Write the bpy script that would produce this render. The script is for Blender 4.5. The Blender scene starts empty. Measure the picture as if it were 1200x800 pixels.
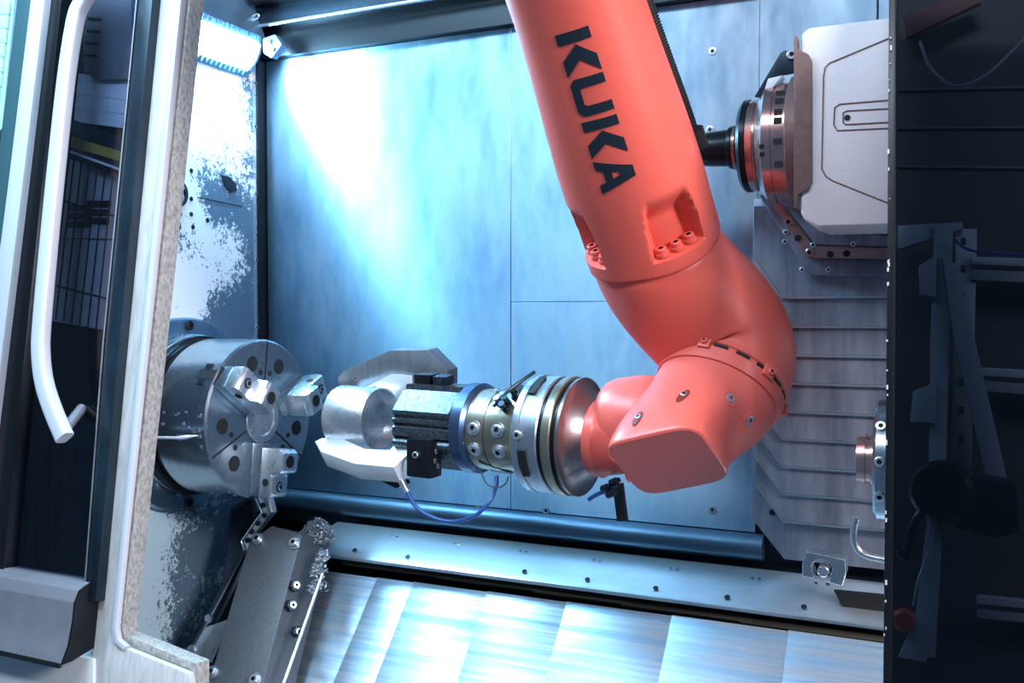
import bpy, bmesh, math, random
from mathutils import Vector, Matrix
rnd = random.Random(7)
V = Vector
PI = math.pi

# ------------------------------------------------------------------ camera, world, lights
scn = bpy.context.scene
COL = scn.collection
cam_d = bpy.data.cameras.new('camera')
cam_d.sensor_width = 36.0
cam_d.lens = 33.0
cam = bpy.data.objects.new('camera', cam_d)
cam.location = (0, 0, 1.45)
cam.rotation_euler = (math.radians(90 - 1.7704), 0, math.radians(24.7))
COL.objects.link(cam)
scn.camera = cam
scn.view_settings.view_transform = 'Standard'
scn.view_settings.look = 'None'
scn.view_settings.exposure = 0.0
scn.view_settings.gamma = 1.0
scn.view_settings.use_curve_mapping = False

world = bpy.data.worlds.new('hall')
scn.world = world
world.use_nodes = True
bg = world.node_tree.nodes['Background']
bg.inputs[0].default_value = (0.22, 0.40, 0.66, 1)
bg.inputs[1].default_value = 0.30


def area_light(name, loc, target, sx, sy, power, color):
    l = bpy.data.lights.new(name, 'AREA')
    l.shape = 'RECTANGLE'
    l.size = sx
    l.size_y = sy
    l.energy = power
    l.color = color
    o = bpy.data.objects.new(name, l)
    o.location = loc
    o.rotation_euler = (V(target) - V(loc)).to_track_quat('-Z', 'Y').to_euler()
    COL.objects.link(o)
    return o


# factory hall luminaires in front of the machine, and an unseen lamp added to brighten the slant covers
area_light('hall_light_right', (2.1, 0.25, 2.5), (-0.3, 1.4, 1.6), 1.0, 0.7, 125, (1.0, 0.94, 0.96))
area_light('hall_light_ceiling', (-0.6, -1.6, 4.2), (-0.6, 1.6, 1.3), 3.0, 0.5, 105, (0.82, 0.90, 1.0))
area_light('cover_fill_light', (-1.5, 0.62, 2.75), (-0.75, 1.5, 0.8), 1.1, 0.3, 42, (0.42, 0.74, 1.0))

# ------------------------------------------------------------------ materials


def srgb(r, g, b):
    f = lambda c: (c / 255 / 12.92) if c / 255 <= 0.04045 else ((c / 255 + 0.055) / 1.055) ** 2.4
    return (f(r), f(g), f(b), 1)


MATS = {}


def mat(name, col, rough=0.5, metal=0.0, noise=0.0, scale=30.0, stretch=(1, 1, 1), bump=0.0, col2=None, spec=0.5,
        coat=0.0, rnoise=0.0, aniso=0.0):
    m = bpy.data.materials.new(name)
    m.use_nodes = True
    nt = m.node_tree
    b = nt.nodes['Principled BSDF']
    b.inputs['Base Color'].default_value = col
    b.inputs['Roughness'].default_value = rough
    b.inputs['Metallic'].default_value = metal
    b.inputs['Specular IOR Level'].default_value = spec
    b.inputs['Coat Weight'].default_value = coat
    if aniso:
        b.inputs['Anisotropic'].default_value = aniso
    if noise or bump or rnoise:
        g = nt.nodes.new('ShaderNodeNewGeometry')
        mp = nt.nodes.new('ShaderNodeMapping')
        mp.inputs['Scale'].default_value = stretch
        nt.links.new(g.outputs['Position'], mp.inputs['Vector'])
        n = nt.nodes.new('ShaderNodeTexNoise')
        n.inputs['Scale'].default_value = scale
        n.inputs['Detail'].default_value = 5
        n.inputs['Roughness'].default_value = 0.62
        nt.links.new(mp.outputs[0], n.inputs['Vector'])
        if noise:
            mx = nt.nodes.new('ShaderNodeMix')
            mx.data_type = 'RGBA'
            r = nt.nodes.new('ShaderNodeMapRange')
            r.inputs[1].default_value = 0.35
            r.inputs[2].default_value = 0.65
            nt.links.new(n.outputs[0], r.inputs[0])
            ml = nt.nodes.new('ShaderNodeMath')
            ml.operation = 'MULTIPLY'
            ml.inputs[1].default_value = noise
            nt.links.new(r.outputs[0], ml.inputs[0])
            nt.links.new(ml.outputs[0], mx.inputs[0])
            mx.inputs[6].default_value = col
            c2 = col2 or (col[0] * 0.45, col[1] * 0.45, col[2] * 0.45, 1)
            mx.inputs[7].default_value = c2
            nt.links.new(mx.outputs[2], b.inputs['Base Color'])
        if rnoise:
            r = nt.nodes.new('ShaderNodeMapRange')
            r.inputs[1].default_value = 0.3
            r.inputs[2].default_value = 0.7
            r.inputs[3].default_value = max(0.03, rough - rnoise)
            r.inputs[4].default_value = min(1, rough + rnoise)
            nt.links.new(n.outputs[0], r.inputs[0])
            nt.links.new(r.outputs[0], b.inputs['Roughness'])
        if bump:
            bm_ = nt.nodes.new('ShaderNodeBump')
            bm_.inputs['Strength'].default_value = bump
            bm_.inputs['Distance'].default_value = 0.002
            nt.links.new(n.outputs[0], bm_.inputs['Height'])
            nt.links.new(bm_.outputs[0], b.inputs['Normal'])
    MATS[name] = m
    return m


def emit(name, col, strength):
    m = bpy.data.materials.new(name)
    m.use_nodes = True
    b = m.node_tree.nodes['Principled BSDF']
    b.inputs['Base Color'].default_value = col
    b.inputs['Emission Color'].default_value = col
    b.inputs['Emission Strength'].default_value = strength
    MATS[name] = m


mat('lip_steel', (0.085, 0.15, 0.22, 1), 0.42, 0.85, 0.3, 20, (0.3, 1, 1))
mat('hood_steel', (0.16, 0.30, 0.44, 1), 0.45, 0.6, 0.3, 20)
mat('dish_steel', (0.34, 0.29, 0.30, 1), 0.3, 0.9, 0.3, 50)
mat('steel', (0.56, 0.62, 0.68, 1), 0.34, 0.95, 0.4, 40, (1, 1, 1), 0.06, rnoise=0.1)
mat('steel_bright', (0.80, 0.84, 0.88, 1), 0.3, 0.95, 0.16, 160, (1, 1, 1), 0.04, rnoise=0.06)
mat('machined', (0.46, 0.56, 0.63, 1), 0.24, 0.95, 0.3, 60, (6, 0.5, 0.5), 0.02, rnoise=0.05)
mat('dark_steel', (0.028, 0.042, 0.062, 1), 0.38, 0.7, 0.5, 60, (1, 1, 1), 0.1)
mat('black_oxide', (0.012, 0.014, 0.018, 1), 0.3, 0.5)
mat('black', (0.006, 0.007, 0.009, 1), 0.45)
mat('rubber', (0.01, 0.01, 0.012, 1), 0.6)
mat('hole', (0.003, 0.004, 0.006, 1), 0.7)
mat('orange', (0.80, 0.122, 0.088, 1), 0.42, 0, 0, 220, (1, 1, 1), 0.10, spec=0.5)
mat('orange_smooth', (0.80, 0.130, 0.098, 1), 0.36, 0, 0, 60, (1, 1, 1), 0.02, spec=0.5)
mat('pocket_shade', (0.20, 0.02, 0.014, 1), 0.5)  # recess shade painted as a darkened arm orange
mat('letter', (0.008, 0.016, 0.028, 1), 0.5)
mat('white_paint', (0.80, 0.80, 0.84, 1), 0.45, 0, 0.35, 260, (1, 1, 1), 0.02, (0.62, 0.60, 0.66, 1))
mat('frame_white', (0.66, 0.66, 0.67, 1), 0.4, 0, 0.6, 30, (3, 3, 0.35), 0.05, (0.42, 0.39, 0.36, 1))
mat('frame_rubber', (0.50, 0.48, 0.45, 1), 0.6, 0, 0.8, 170, (1, 1, 0.6), 0.1, (0.17, 0.17, 0.17, 1))
mat('navy_frame', (0.014, 0.032, 0.05, 1), 0.32, 0.2, 0.7, 18, (1, 1, 0.4), 0.03, (0.003, 0.006, 0.012, 1))
mat('teal_frame', (0.05, 0.12, 0.14, 1), 0.35, 0.2)
mat('handle_white', (0.60, 0.62, 0.68, 1), 0.32)
mat('grey_sheet', (0.26, 0.27, 0.31, 1), 0.38, 0.35, 0.35, 14, (1, 1, 1), 0.02)
mat('guard_grey', (0.085, 0.10, 0.12, 1), 0.5, 0.4, 0.5, 160, (1, 1, 1), 0.12, (0.14, 0.16, 0.18, 1))
mat('cover', (0.34, 0.36, 0.43, 1), 0.42, 0.7, 0.8, 20, (1, 1, 0.16), 0.05, (0.10, 0.11, 0.16, 1))
mat('slope_steel', (0.74, 0.82, 0.88, 1), 0.40, 0.85, 0.85, 11, (0.16, 6, 9), 0.05, (0.22, 0.38, 0.55, 1), rnoise=0.10)
mat('ledge_steel', (0.74, 0.80, 0.84, 1), 0.34, 0.9, 0.25, 20, (0.3, 1, 1), 0.03)
mat('copper_steel', (0.52, 0.30, 0.27, 1), 0.3, 0.9, 0.4, 80, (1, 1, 1), 0.04, (0.28, 0.17, 0.17, 1))
mat('spindle_arm_tint', (0.78, 0.52, 0.48, 1), 0.22, 0.95, 0.4, 30, (1, 1, 1), 0.02, (0.34, 0.18, 0.17, 1))  # steel tinted pink to imitate the orange arm mirrored in it
mat('gasket', (0.20, 0.125, 0.115, 1), 0.5, 0.2, 0.4, 60)
mat('gold_alu', (0.42, 0.37, 0.28, 1), 0.3, 0.9, 0.4, 50, (1, 1, 1), 0.04, (0.30, 0.28, 0.25, 1))
mat('blue_ano', (0.07, 0.12, 0.22, 1), 0.3, 0.8)
mat('body_dark', (0.035, 0.045, 0.060, 1), 0.32, 0.7, 0.7, 180, (1, 1, 1), 0.2, (0.16, 0.18, 0.20, 1))
mat('jaw_grey', (0.30, 0.31, 0.34, 1), 0.4, 0.85, 0.5, 24, (4, 4, 0.3), 0.08, (0.17, 0.18, 0.20, 1))
mat('jaw_white', (0.88, 0.92, 0.96, 1), 0.35, 0.6)
mat('hose_blue', (0.02, 0.07, 0.24, 1), 0.35)
mat('chip', (0.50, 0.54, 0.58, 1), 0.5, 0.9)
mat('brass', (0.07, 0.06, 0.045, 1), 0.5, 0.6)
mat('dull_red', (0.10, 0.035, 0.03, 1), 0.6)
mat('seam_dark', (0.035, 0.04, 0.05, 1), 0.6)
mat('red_cable', (0.35, 0.03, 0.03, 1), 0.5)
mat('yellow', (0.42, 0.30, 0.06, 1), 0.5)
mat('board_grey', (0.20, 0.20, 0.23, 1), 0.7, 0, 0.4, 14)
mat('board_light', (0.46, 0.46, 0.52, 1), 0.7)
mat('sheet_white', (0.75, 0.77, 0.85, 1), 0.6)
mat('post_grey', (0.20, 0.22, 0.24, 1), 0.5, 0.1)
mat('rail_grey', (0.26, 0.27, 0.29, 1), 0.4, 0.5)
mat('base_white', (0.70, 0.75, 0.78, 1), 0.4)
mat('cyan_tile', (0.45, 0.85, 0.88, 1), 0.35)
emit('lamp', (0.34, 0.72, 1.0, 1), 330.0)


def wall_steel_material():
    m = bpy.data.materials.new('wall_steel')
    m.use_nodes = True
    nt = m.node_tree
    N, L = nt.nodes, nt.links
    b = N['Principled BSDF']
    b.inputs['Metallic'].default_value = 0.95
    b.inputs['Anisotropic'].default_value = 0.9
    tg = N.new('ShaderNodeCombineXYZ')
    tg.inputs[2].default_value = 1.0
    L.new(tg.outputs[0], b.inputs['Tangent'])
    g = N.new('ShaderNodeNewGeometry')

    def noise(scale, stretch, detail=4, rough=0.6):
        mp = N.new('ShaderNodeMapping')
        mp.inputs['Scale'].default_value = stretch
        L.new(g.outputs['Position'], mp.inputs['Vector'])
        n = N.new('ShaderNodeTexNoise')
        n.inputs['Scale'].default_value = scale
        n.inputs['Detail'].default_value = detail
        n.inputs['Roughness'].default_value = rough
        L.new(mp.outputs[0], n.inputs['Vector'])
        return n.outputs[0]
    smear = noise(14, (1, 1, 0.35), 5)
    grain = noise(420, (1, 1, 1), 2)
    drip = noise(90, (1, 1, 0.10), 3)
    mx = N.new('ShaderNodeMix')
    mx.data_type = 'RGBA'
    r = N.new('ShaderNodeMapRange')
    r.inputs[1].default_value = 0.35
    r.inputs[2].default_value = 0.70
    L.new(smear, r.inputs[0])
    L.new(r.outputs[0], mx.inputs[0])
    mx.inputs[6].default_value = (0.32, 0.45, 0.57, 1)
    mx.inputs[7].default_value = (0.17, 0.29, 0.42, 1)
    L.new(mx.outputs[2], b.inputs['Base Color'])
    r2 = N.new('ShaderNodeMapRange')
    r2.inputs[1].default_value = 0.3
    r2.inputs[2].default_value = 0.7
    r2.inputs[3].default_value = 0.36
    r2.inputs[4].default_value = 0.52
    L.new(smear, r2.inputs[0])
    L.new(r2.outputs[0], b.inputs['Roughness'])
    b1_ = N.new('ShaderNodeBump')
    b1_.inputs['Strength'].default_value = 0.16
    b1_.inputs['Distance'].default_value = 0.001
    L.new(grain, b1_.inputs['Height'])
    b2_ = N.new('ShaderNodeBump')
    b2_.inputs['Strength'].default_value = 0.14
    b2_.inputs['Distance'].default_value = 0.002
    L.new(drip, b2_.inputs['Height'])
    L.new(b1_.outputs[0], b2_.inputs['Normal'])
    L.new(b2_.outputs[0], b.inputs['Normal'])
    MATS['wall_steel'] = m


wall_steel_material()


def wall_left_material():
    m = bpy.data.materials.new('peeling_wall')
    m.use_nodes = True
    nt = m.node_tree
    N, L = nt.nodes, nt.links
    b = N['Principled BSDF']
    g = N.new('ShaderNodeNewGeometry')
    sep = N.new('ShaderNodeSeparateXYZ')
    L.new(g.outputs['Position'], sep.inputs[0])

    def math_(op, a, c):
        n = N.new('ShaderNodeMath')
        n.operation = op
        for i, v in enumerate((a, c)):
            if isinstance(v, (int, float)):
                n.inputs[i].default_value = v
            else:
                L.new(v, n.inputs[i])
        return n.outputs[0]

    def noise(scale, detail=6, rough=0.6):
        n = N.new('ShaderNodeTexNoise')
        n.inputs['Scale'].default_value = scale
        n.inputs['Detail'].default_value = detail
        n.inputs['Roughness'].default_value = rough
        L.new(g.outputs['Position'], n.inputs['Vector'])
        return n.outputs[0]
    y, z = sep.outputs[1], sep.outputs[2]
    # dried-coolant crust: thick towards the door in the upper half, a patch low down, ragged specks at its rim
    up = math_('MULTIPLY', math_('SUBTRACT', z, 1.46), 1.15)
    fr = math_('MULTIPLY', math_('SUBTRACT', 1.70, y), 3.4)
    base = math_('ADD', up, fr)
    low = math_('MULTIPLY', math_('SUBTRACT', 1.40, z), 1.0)          # lower patch
    lowfr = math_('MULTIPLY', math_('SUBTRACT', 1.56, y), 2.6)
    lowb = math_('SUBTRACT', math_('ADD', low, lowfr), 0.18)
    base = math_('MAXIMUM', base, lowb)
    big = math_('MULTIPLY', math_('SUBTRACT', noise(5.5, 3), 0.5), 3.2)
    fine = math_('MULTIPLY', math_('SUBTRACT', noise(95, 4, 0.7), 0.5), 2.1)
    s = math_('ADD', math_('ADD', base, big), fine)
    speck = math_('MULTIPLY', math_('SUBTRACT', noise(230, 3, 0.7), 0.5), 1.1)
    s = math_('ADD', s, speck)
    mr = N.new('ShaderNodeMapRange')
    mr.inputs[1].default_value = 0.34
    mr.inputs[2].default_value = 0.46
    L.new(s, mr.inputs[0])
    mx = N.new('ShaderNodeMix')
    mx.data_type = 'RGBA'
    L.new(mr.outputs[0], mx.inputs[0])
    mx.inputs[6].default_value = (0.13, 0.21, 0.30, 1)
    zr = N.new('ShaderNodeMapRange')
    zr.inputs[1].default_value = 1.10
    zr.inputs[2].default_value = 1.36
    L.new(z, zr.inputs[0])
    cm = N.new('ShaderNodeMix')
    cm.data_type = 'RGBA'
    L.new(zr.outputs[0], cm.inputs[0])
    cm.inputs[6].default_value = (0.40, 0.56, 0.66, 1)  # low crust coloured blue-grey to offset the pinkish hall light on it
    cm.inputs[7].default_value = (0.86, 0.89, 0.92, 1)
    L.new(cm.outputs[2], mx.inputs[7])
    L.new(mx.outputs[2], b.inputs['Base Color'])
    rr = math_('ADD', math_('MULTIPLY', mr.outputs[0], 0.35), 0.35)
    L.new(rr, b.inputs['Roughness'])
    mt = math_('MULTIPLY', math_('SUBTRACT', 1.0, mr.outputs[0]), 0.4)
    L.new(mt, b.inputs['Metallic'])
    bp = N.new('ShaderNodeBump')
    bp.inputs['Strength'].default_value = 0.4
    bp.inputs['Distance'].default_value = 0.002
    L.new(mr.outputs[0], bp.inputs['Height'])
    L.new(bp.outputs[0], b.inputs['Normal'])
    MATS['peeling_wall'] = m


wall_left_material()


def glass_material(name, tint, gloss=0.10):
    m = bpy.data.materials.new(name)
    m.use_nodes = True
    nt = m.node_tree
    nt.nodes.clear()
    out = nt.nodes.new('ShaderNodeOutputMaterial')
    t = nt.nodes.new('ShaderNodeBsdfTransparent')
    t.inputs[0].default_value = tint
    g = nt.nodes.new('ShaderNodeBsdfGlossy')
    g.inputs['Roughness'].default_value = 0.03
    lw0 = nt.nodes.new('ShaderNodeLayerWeight')
    lw0.inputs[0].default_value = 0.5
    lw1 = nt.nodes.new('ShaderNodeMath')
    lw1.operation = 'POWER'
    lw1.inputs[1].default_value = 4.0
    nt.links.new(lw0.outputs['Facing'], lw1.inputs[0])
    lw = nt.nodes.new('ShaderNodeMath')
    lw.operation = 'MULTIPLY_ADD'
    lw.inputs[1].default_value = 0.7
    lw.inputs[2].default_value = 0.03
    nt.links.new(lw1.outputs[0], lw.inputs[0])
    mx = nt.nodes.new('ShaderNodeMixShader')
    nt.links.new(lw.outputs[0], mx.inputs[0])
    nt.links.new(t.outputs[0], mx.inputs[1])
    nt.links.new(g.outputs[0], mx.inputs[2])
    nt.links.new(mx.outputs[0], out.inputs[0])
    MATS[name] = m


glass_material('smoked_glass', (0.60, 0.63, 0.70, 1))
glass_material('dark_glass', (0.42, 0.47, 0.54, 1))

# ------------------------------------------------------------------ helpers
WLOC = {}          # world location of every object (nothing but bolts is rotated)


def finish(name, verts, faces, m, parent=None, smooth=False, keep=None):
    """link verts / faces (world coordinates) as one mesh object whose origin is its centre"""
    n = len(verts)
    lo = V((min(v[0] for v in verts), min(v[1] for v in verts), min(v[2] for v in verts)))
    hi = V((max(v[0] for v in verts), max(v[1] for v in verts), max(v[2] for v in verts)))
    c = (lo + hi) / 2
    if keep is None and parent is None:
        c.z = lo.z
    me = bpy.data.meshes.new(name)
    me.from_pydata([tuple(V(v) - c) for v in verts], [], faces)
    me.update()
    bm = bmesh.new()
    bm.from_mesh(me)
    bmesh.ops.recalc_face_normals(bm, faces=bm.faces)
    bm.to_mesh(me)
    bm.free()
    me.materials.append(MATS[m])
    if smooth:
        me.polygons.foreach_set('use_smooth', [True] * len(me.polygons))
        if smooth != 'all':
            me.set_sharp_from_angle(angle=math.radians(smooth if smooth is not True else 32))
    o = bpy.data.objects.new(name, me)
    COL.objects.link(o)
    if parent is not None:
        o.parent = parent
        o.location = c - WLOC[parent.name]
    else:
        o.location = c
    WLOC[o.name] = c
    return o


def tag(o, label, cat=None, group=None, kind=None):
    if label:
        o['label'] = label
    if cat:
        o['category'] = cat
    if group:
        o['group'] = group
    if kind:
        o['kind'] = kind
    return o


def thing(name, loc, label, cat, group=None, kind=None):
    o = bpy.data.objects.new(name, None)
    o.empty_display_size = 0.05
    o.location = loc
    COL.objects.link(o)
    WLOC[o.name] = V(loc)
    return tag(o, label, cat, group, kind)


def basis(axis, up=(0, 0, 1)):
    a = V(axis).normalized()
    u = V(up)
    if abs(a.dot(u.normalized())) > 0.97:
        u = V((0, 1, 0))
    e1 = u.cross(a).normalized()
    e2 = a.cross(e1).normalized()
    return a, e1, e2


def from_bm(name, bm, m, parent=None, smooth=False):
    bm.verts.ensure_lookup_table()
    bm.verts.index_update()
    vs = [v.co.copy() for v in bm.verts]
    fs = [[v.index for v in f.verts] for f in bm.faces]
    bm.free()
    return finish(name, vs, fs, m, parent, smooth)


def do_bevel(bm, bevel, seg=2):
    if bevel:
        es = [e for e in bm.edges if len(e.link_faces) == 2 and e.calc_face_angle(0) > 0.35]
        bmesh.ops.bevel(bm, geom=es, offset=bevel, segments=seg, profile=0.6, affect='EDGES', clamp_overlap=True)


def box(name, lo, hi, m, parent=None, bevel=0.0, seg=2):
    bm = bmesh.new()
    bmesh.ops.create_cube(bm, size=1)
    lo, hi = V(lo), V(hi)
    for v in bm.verts:
        v.co = V([(lo[i] + hi[i]) / 2 + v.co[i] * (hi[i] - lo[i]) for i in range(3)])
    do_bevel(bm, bevel, seg)
    return from_bm(name, bm, m, parent, 30 if bevel else False)


def obox(name, c, ax, ay, az, m, parent=None, bevel=0.0):
    """oriented box: centre and three half-extent vectors"""
    bm = bmesh.new()
    bmesh.ops.create_cube(bm, size=2)
    c, ax, ay, az = V(c), V(ax), V(ay), V(az)
    for v in bm.verts:
        v.co = c + ax * v.co.x + ay * v.co.y + az * v.co.z
    bmesh.ops.recalc_face_normals(bm, faces=bm.faces)
    do_bevel(bm, bevel)
    return from_bm(name, bm, m, parent, 30 if bevel else False)


def prism(name, pts, ext, m, parent=None, bevel=0.0, seg=2):
    """closed outline of coplanar points pushed along ext"""
    bm = bmesh.new()
    ext = V(ext)
    a = [bm.verts.new(V(p)) for p in pts]
    b = [bm.verts.new(V(p) + ext) for p in pts]
    n = len(pts)
    bm.faces.new(a)
    bm.faces.new(list(reversed(b)))
    for i in range(n):
        bm.faces.new((a[i], b[i], b[(i + 1) % n], a[(i + 1) % n]))
    bmesh.ops.recalc_face_normals(bm, faces=bm.faces)
    do_bevel(bm, bevel, seg)
    return from_bm(name, bm, m, parent, 30 if bevel else False)


def strip(name, left, right, ext, m, parent=None, bevel=0.0):
    """band between two polylines pushed along ext"""
    return prism(name, list(left) + list(reversed(right)), ext, m, parent, bevel)


def lathe(name, org, axis, prof, m, parent=None, seg=48, smooth=35, up=(0, 0, 1)):
    """prof: list of (t along axis, radius)"""
    a, e1, e2 = basis(axis, up)
    o = V(org)
    vs, fs, rings = [], [], []
    for t, r in prof:
        if r < 1e-6:
            vs.append(o + a * t)
            rings.append([len(vs) - 1])
        else:
            rings.append(list(range(len(vs), len(vs) + seg)))
            for k in range(seg):
                p = 2 * PI * k / seg
                vs.append(o + a * t + e1 * (r * math.cos(p)) + e2 * (r * math.sin(p)))
    for A, B in zip(rings, rings[1:]):
        if len(A) == 1 and len(B) == 1:
            continue
        for k in range(seg):
            k2 = (k + 1) % seg
            if len(A) == 1:
                fs.append((A[0], B[k2], B[k]))
            elif len(B) == 1:
                fs.append((A[k], A[k2], B[0]))
            else:
                fs.append((A[k], A[k2], B[k2], B[k]))
    if len(rings[0]) > 1:
        fs.append(tuple(reversed(rings[0])))
    if len(rings[-1]) > 1:
        fs.append(tuple(rings[-1]))
    return finish(name, vs, fs, m, parent, smooth)


def catmull(pts, n):
    P = [V(p) for p in pts]
    P = [P[0] * 2 - P[1]] + P + [P[-1] * 2 - P[-2]]
    out = []
    for i in range(1, len(P) - 2):
        for k in range(n):
            t = k / n
            a, b, c, d = P[i - 1], P[i], P[i + 1], P[i + 2]
            out.append(0.5 * ((2 * b) + (c - a) * t + (2 * a - 5 * b + 4 * c - d) * t * t + (3 * b - a - 3 * c + d) * t ** 3))
    out.append(P[-2])
    return out


def tube(name, pts, r, m, parent=None, seg=12, sm=6, ribs=None, flat=None):
    """swept tube; ribs = (count, depth) corrugates it; flat = (r1, r2, up) gives a rounded-rectangle section"""
    path = catmull(pts, sm) if sm > 1 else [V(p) for p in pts]
    if ribs:
        path2 = []
        n = ribs[0] * 4
        L = [0]
        for a, b in zip(path, path[1:]):
            L.append(L[-1] + (b - a).length)
        for k in range(n + 1):
            s = L[-1] * k / n
            i = max(j for j in range(len(L)) if L[j] <= s + 1e-9)
            i = min(i, len(path) - 2)
            path2.append(path[i].lerp(path[i + 1], (s - L[i]) / max(1e-9, L[i + 1] - L[i])))
        path = path2
    vs, fs = [], []
    prev = None
    for i, p in enumerate(path):
        t = (path[min(i + 1, len(path) - 1)] - path[max(i - 1, 0)]).normalized()
        if flat:
            e1 = V(flat[2]).cross(t).normalized()
        elif prev is None:
            e1 = basis(t)[1]
        else:
            e1 = (prev - t * prev.dot(t)).normalized()
        prev = e1
        e2 = t.cross(e1)
        rr = r
        if ribs:
            rr = r - (ribs[1] if i % 4 in (2, 3) else 0)
        for k in range(seg):
            q = 2 * PI * k / seg + PI / seg
            if flat:
                cx, sy = math.cos(q), math.sin(q)
                x = math.copysign(abs(cx) ** 0.5, cx) * flat[0]
                y = math.copysign(abs(sy) ** 0.5, sy) * flat[1]
                vs.append(p + e1 * x + e2 * y)
            else:
                vs.append(p + e1 * rr * math.cos(q) + e2 * rr * math.sin(q))
    n = len(path)
    for i in range(n - 1):
        for k in range(seg):
            k2 = (k + 1) % seg
            fs.append((i * seg + k, i * seg + k2, (i + 1) * seg + k2, (i + 1) * seg + k))
    fs.append(tuple(range(seg - 1, -1, -1)))
    fs.append(tuple(range((n - 1) * seg, n * seg)))
    return finish(name, vs, fs, m, parent, 40)


BOLT = {}


def bolt_mesh(m, kind='cap'):
    """socket-head screw standing on z = 0, head radius 1, hexagonal recess"""
    key = (m, kind)
    if key in BOLT:
        return BOLT[key]
    h = {'cap': 0.9, 'flat': 0.22, 'button': 0.45}[kind]
    seg = 12
    prof = [(1.0, 0.0), (1.0, h * 0.85), (0.86, h), (0.48, h)]
    vs, fs = [], []
    for r, z in prof:
        for k in range(seg):
            a = 2 * PI * k / seg
            vs.append((r * math.cos(a), r * math.sin(a), z))
    for z in (h, h * 0.35):
        for k in range(seg):
            a = 2 * PI * k / seg
            hexr = 0.46 / max(abs(math.cos(((a + PI / 6) % (PI / 3)) - PI / 6)), 0.5) * 0.95
            vs.append((hexr * math.cos(a), hexr * math.sin(a), z))
    rings = 6
    for i in range(rings - 1):
        for k in range(seg):
            k2 = (k + 1) % seg
            fs.append((i * seg + k, i * seg + k2, (i + 1) * seg + k2, (i + 1) * seg + k))
    fs.append(tuple(range((rings - 1) * seg, rings * seg)))
    fs.append(tuple(range(seg - 1, -1, -1)))
    me = bpy.data.meshes.new('bolt')
    me.from_pydata(vs, [], fs)
    me.update()
    me.materials.append(MATS[m])
    me.materials.append(MATS['hole'])
    for p in me.polygons:
        if p.index >= seg * 4 and p.index < len(fs) - 1:
            p.material_index = 1
    BOLT[key] = me
    return me


def bolt(parent, pos, axis, r, m='steel', kind='cap', name='bolt'):
    o = bpy.data.objects.new(name, bolt_mesh(m, kind))
    COL.objects.link(o)
    o.parent = parent
    o.location = V(pos) - WLOC[parent.name]
    o.rotation_euler = V(axis).to_track_quat('Z', 'Y').to_euler()
    o.scale = (r, r, r)
    WLOC[o.name] = V(pos)
    return o


def disc(name, pos, axis, r, h, m, parent, seg=20):
    return lathe(name, pos, axis, [(-0.0005, r), (h, r)], m, parent, seg, 30)


def structure(o, label=None):
    o['kind'] = 'structure'
    if label:
        o['label'] = label
    return o


# ------------------------------------------------------------------ the machine's enclosure
NY = V((0, -1, 0))
wb = structure(box('wall_back', (-1.50, 1.80, 0.55), (0.75, 1.84, 2.60), 'dark_steel'), 'brushed steel back wall of the machine interior')
X_SEAM, X_END = -0.826, -0.318
ZB, ZT = 1.035, 2.042
g = 0.0005
for lo, hi in (((-1.4625, ZB), (X_SEAM - g, ZT)), ((X_SEAM + g, ZB), (X_END, 1.472 - g)), ((X_SEAM + g, 1.472 + g), (X_END, ZT)),
               ((X_END + g, 1.472 + g), (-0.1145, 2.30)), ((-0.1115, 1.472 + g), (0.70, 2.30)), ((X_SEAM + g, ZT + g), (X_END, 2.045))):
    if hi[1] - lo[1] > 0.02:
        box('panel', (lo[0], 1.79, lo[1]), (hi[0], 1.802, hi[1]), 'wall_steel', wb, 0.0006, 1)
for p in ((-0.4049, 1.79, 1.9447), (-0.4088, 1.79, 1.7972), (-0.3991, 1.79, 1.0714), (-0.904, 1.79, 1.0268), (-0.7453, 1.79, 1.039)):
    bolt(wb, p, NY, 0.0075, 'steel', 'flat')

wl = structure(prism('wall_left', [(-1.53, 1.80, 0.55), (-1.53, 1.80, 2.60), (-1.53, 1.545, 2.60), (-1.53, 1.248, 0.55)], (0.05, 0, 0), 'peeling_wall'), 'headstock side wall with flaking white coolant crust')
# the dark joint between side wall and back wall, with its screwed edge strip
edge = [(-1.478, 1.7721, 2.0399), (-1.478, 1.7683, 1.7397), (-1.478, 1.7773, 1.7327), (-1.478, 1.7764, 1.6602), (-1.478, 1.7672, 1.6513), (-1.478, 1.7663, 1.3408), (-1.478, 1.7617, 0.9755)]
ystrip = [(-1.480, p[1], p[2]) for p in edge]
yback = [(-1.480, 1.762, p[2]) for p in edge]
t1 = structure(strip('trim_1', ystrip, yback, (0.008, 0, 0), 'steel_bright'), 'bright screwed edge strip in the corner')
for p in ((-1.472, 1.7781, 1.8849), (-1.472, 1.7731, 1.7279), (-1.472, 1.7712, 1.573), (-1.472, 1.7692, 1.4157), (-1.472, 1.7794, 1.9852)):
    bolt(t1, (-1.472, 1.758, p[2]), (1, 0, 0), 0.006, 'steel_bright', 'button')
t2 = structure(box('trim_2', (-1.480, 1.764, 0.9), (-1.466, 1.800, 2.6), 'black_oxide'), 'dark corner joint strip')
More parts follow.
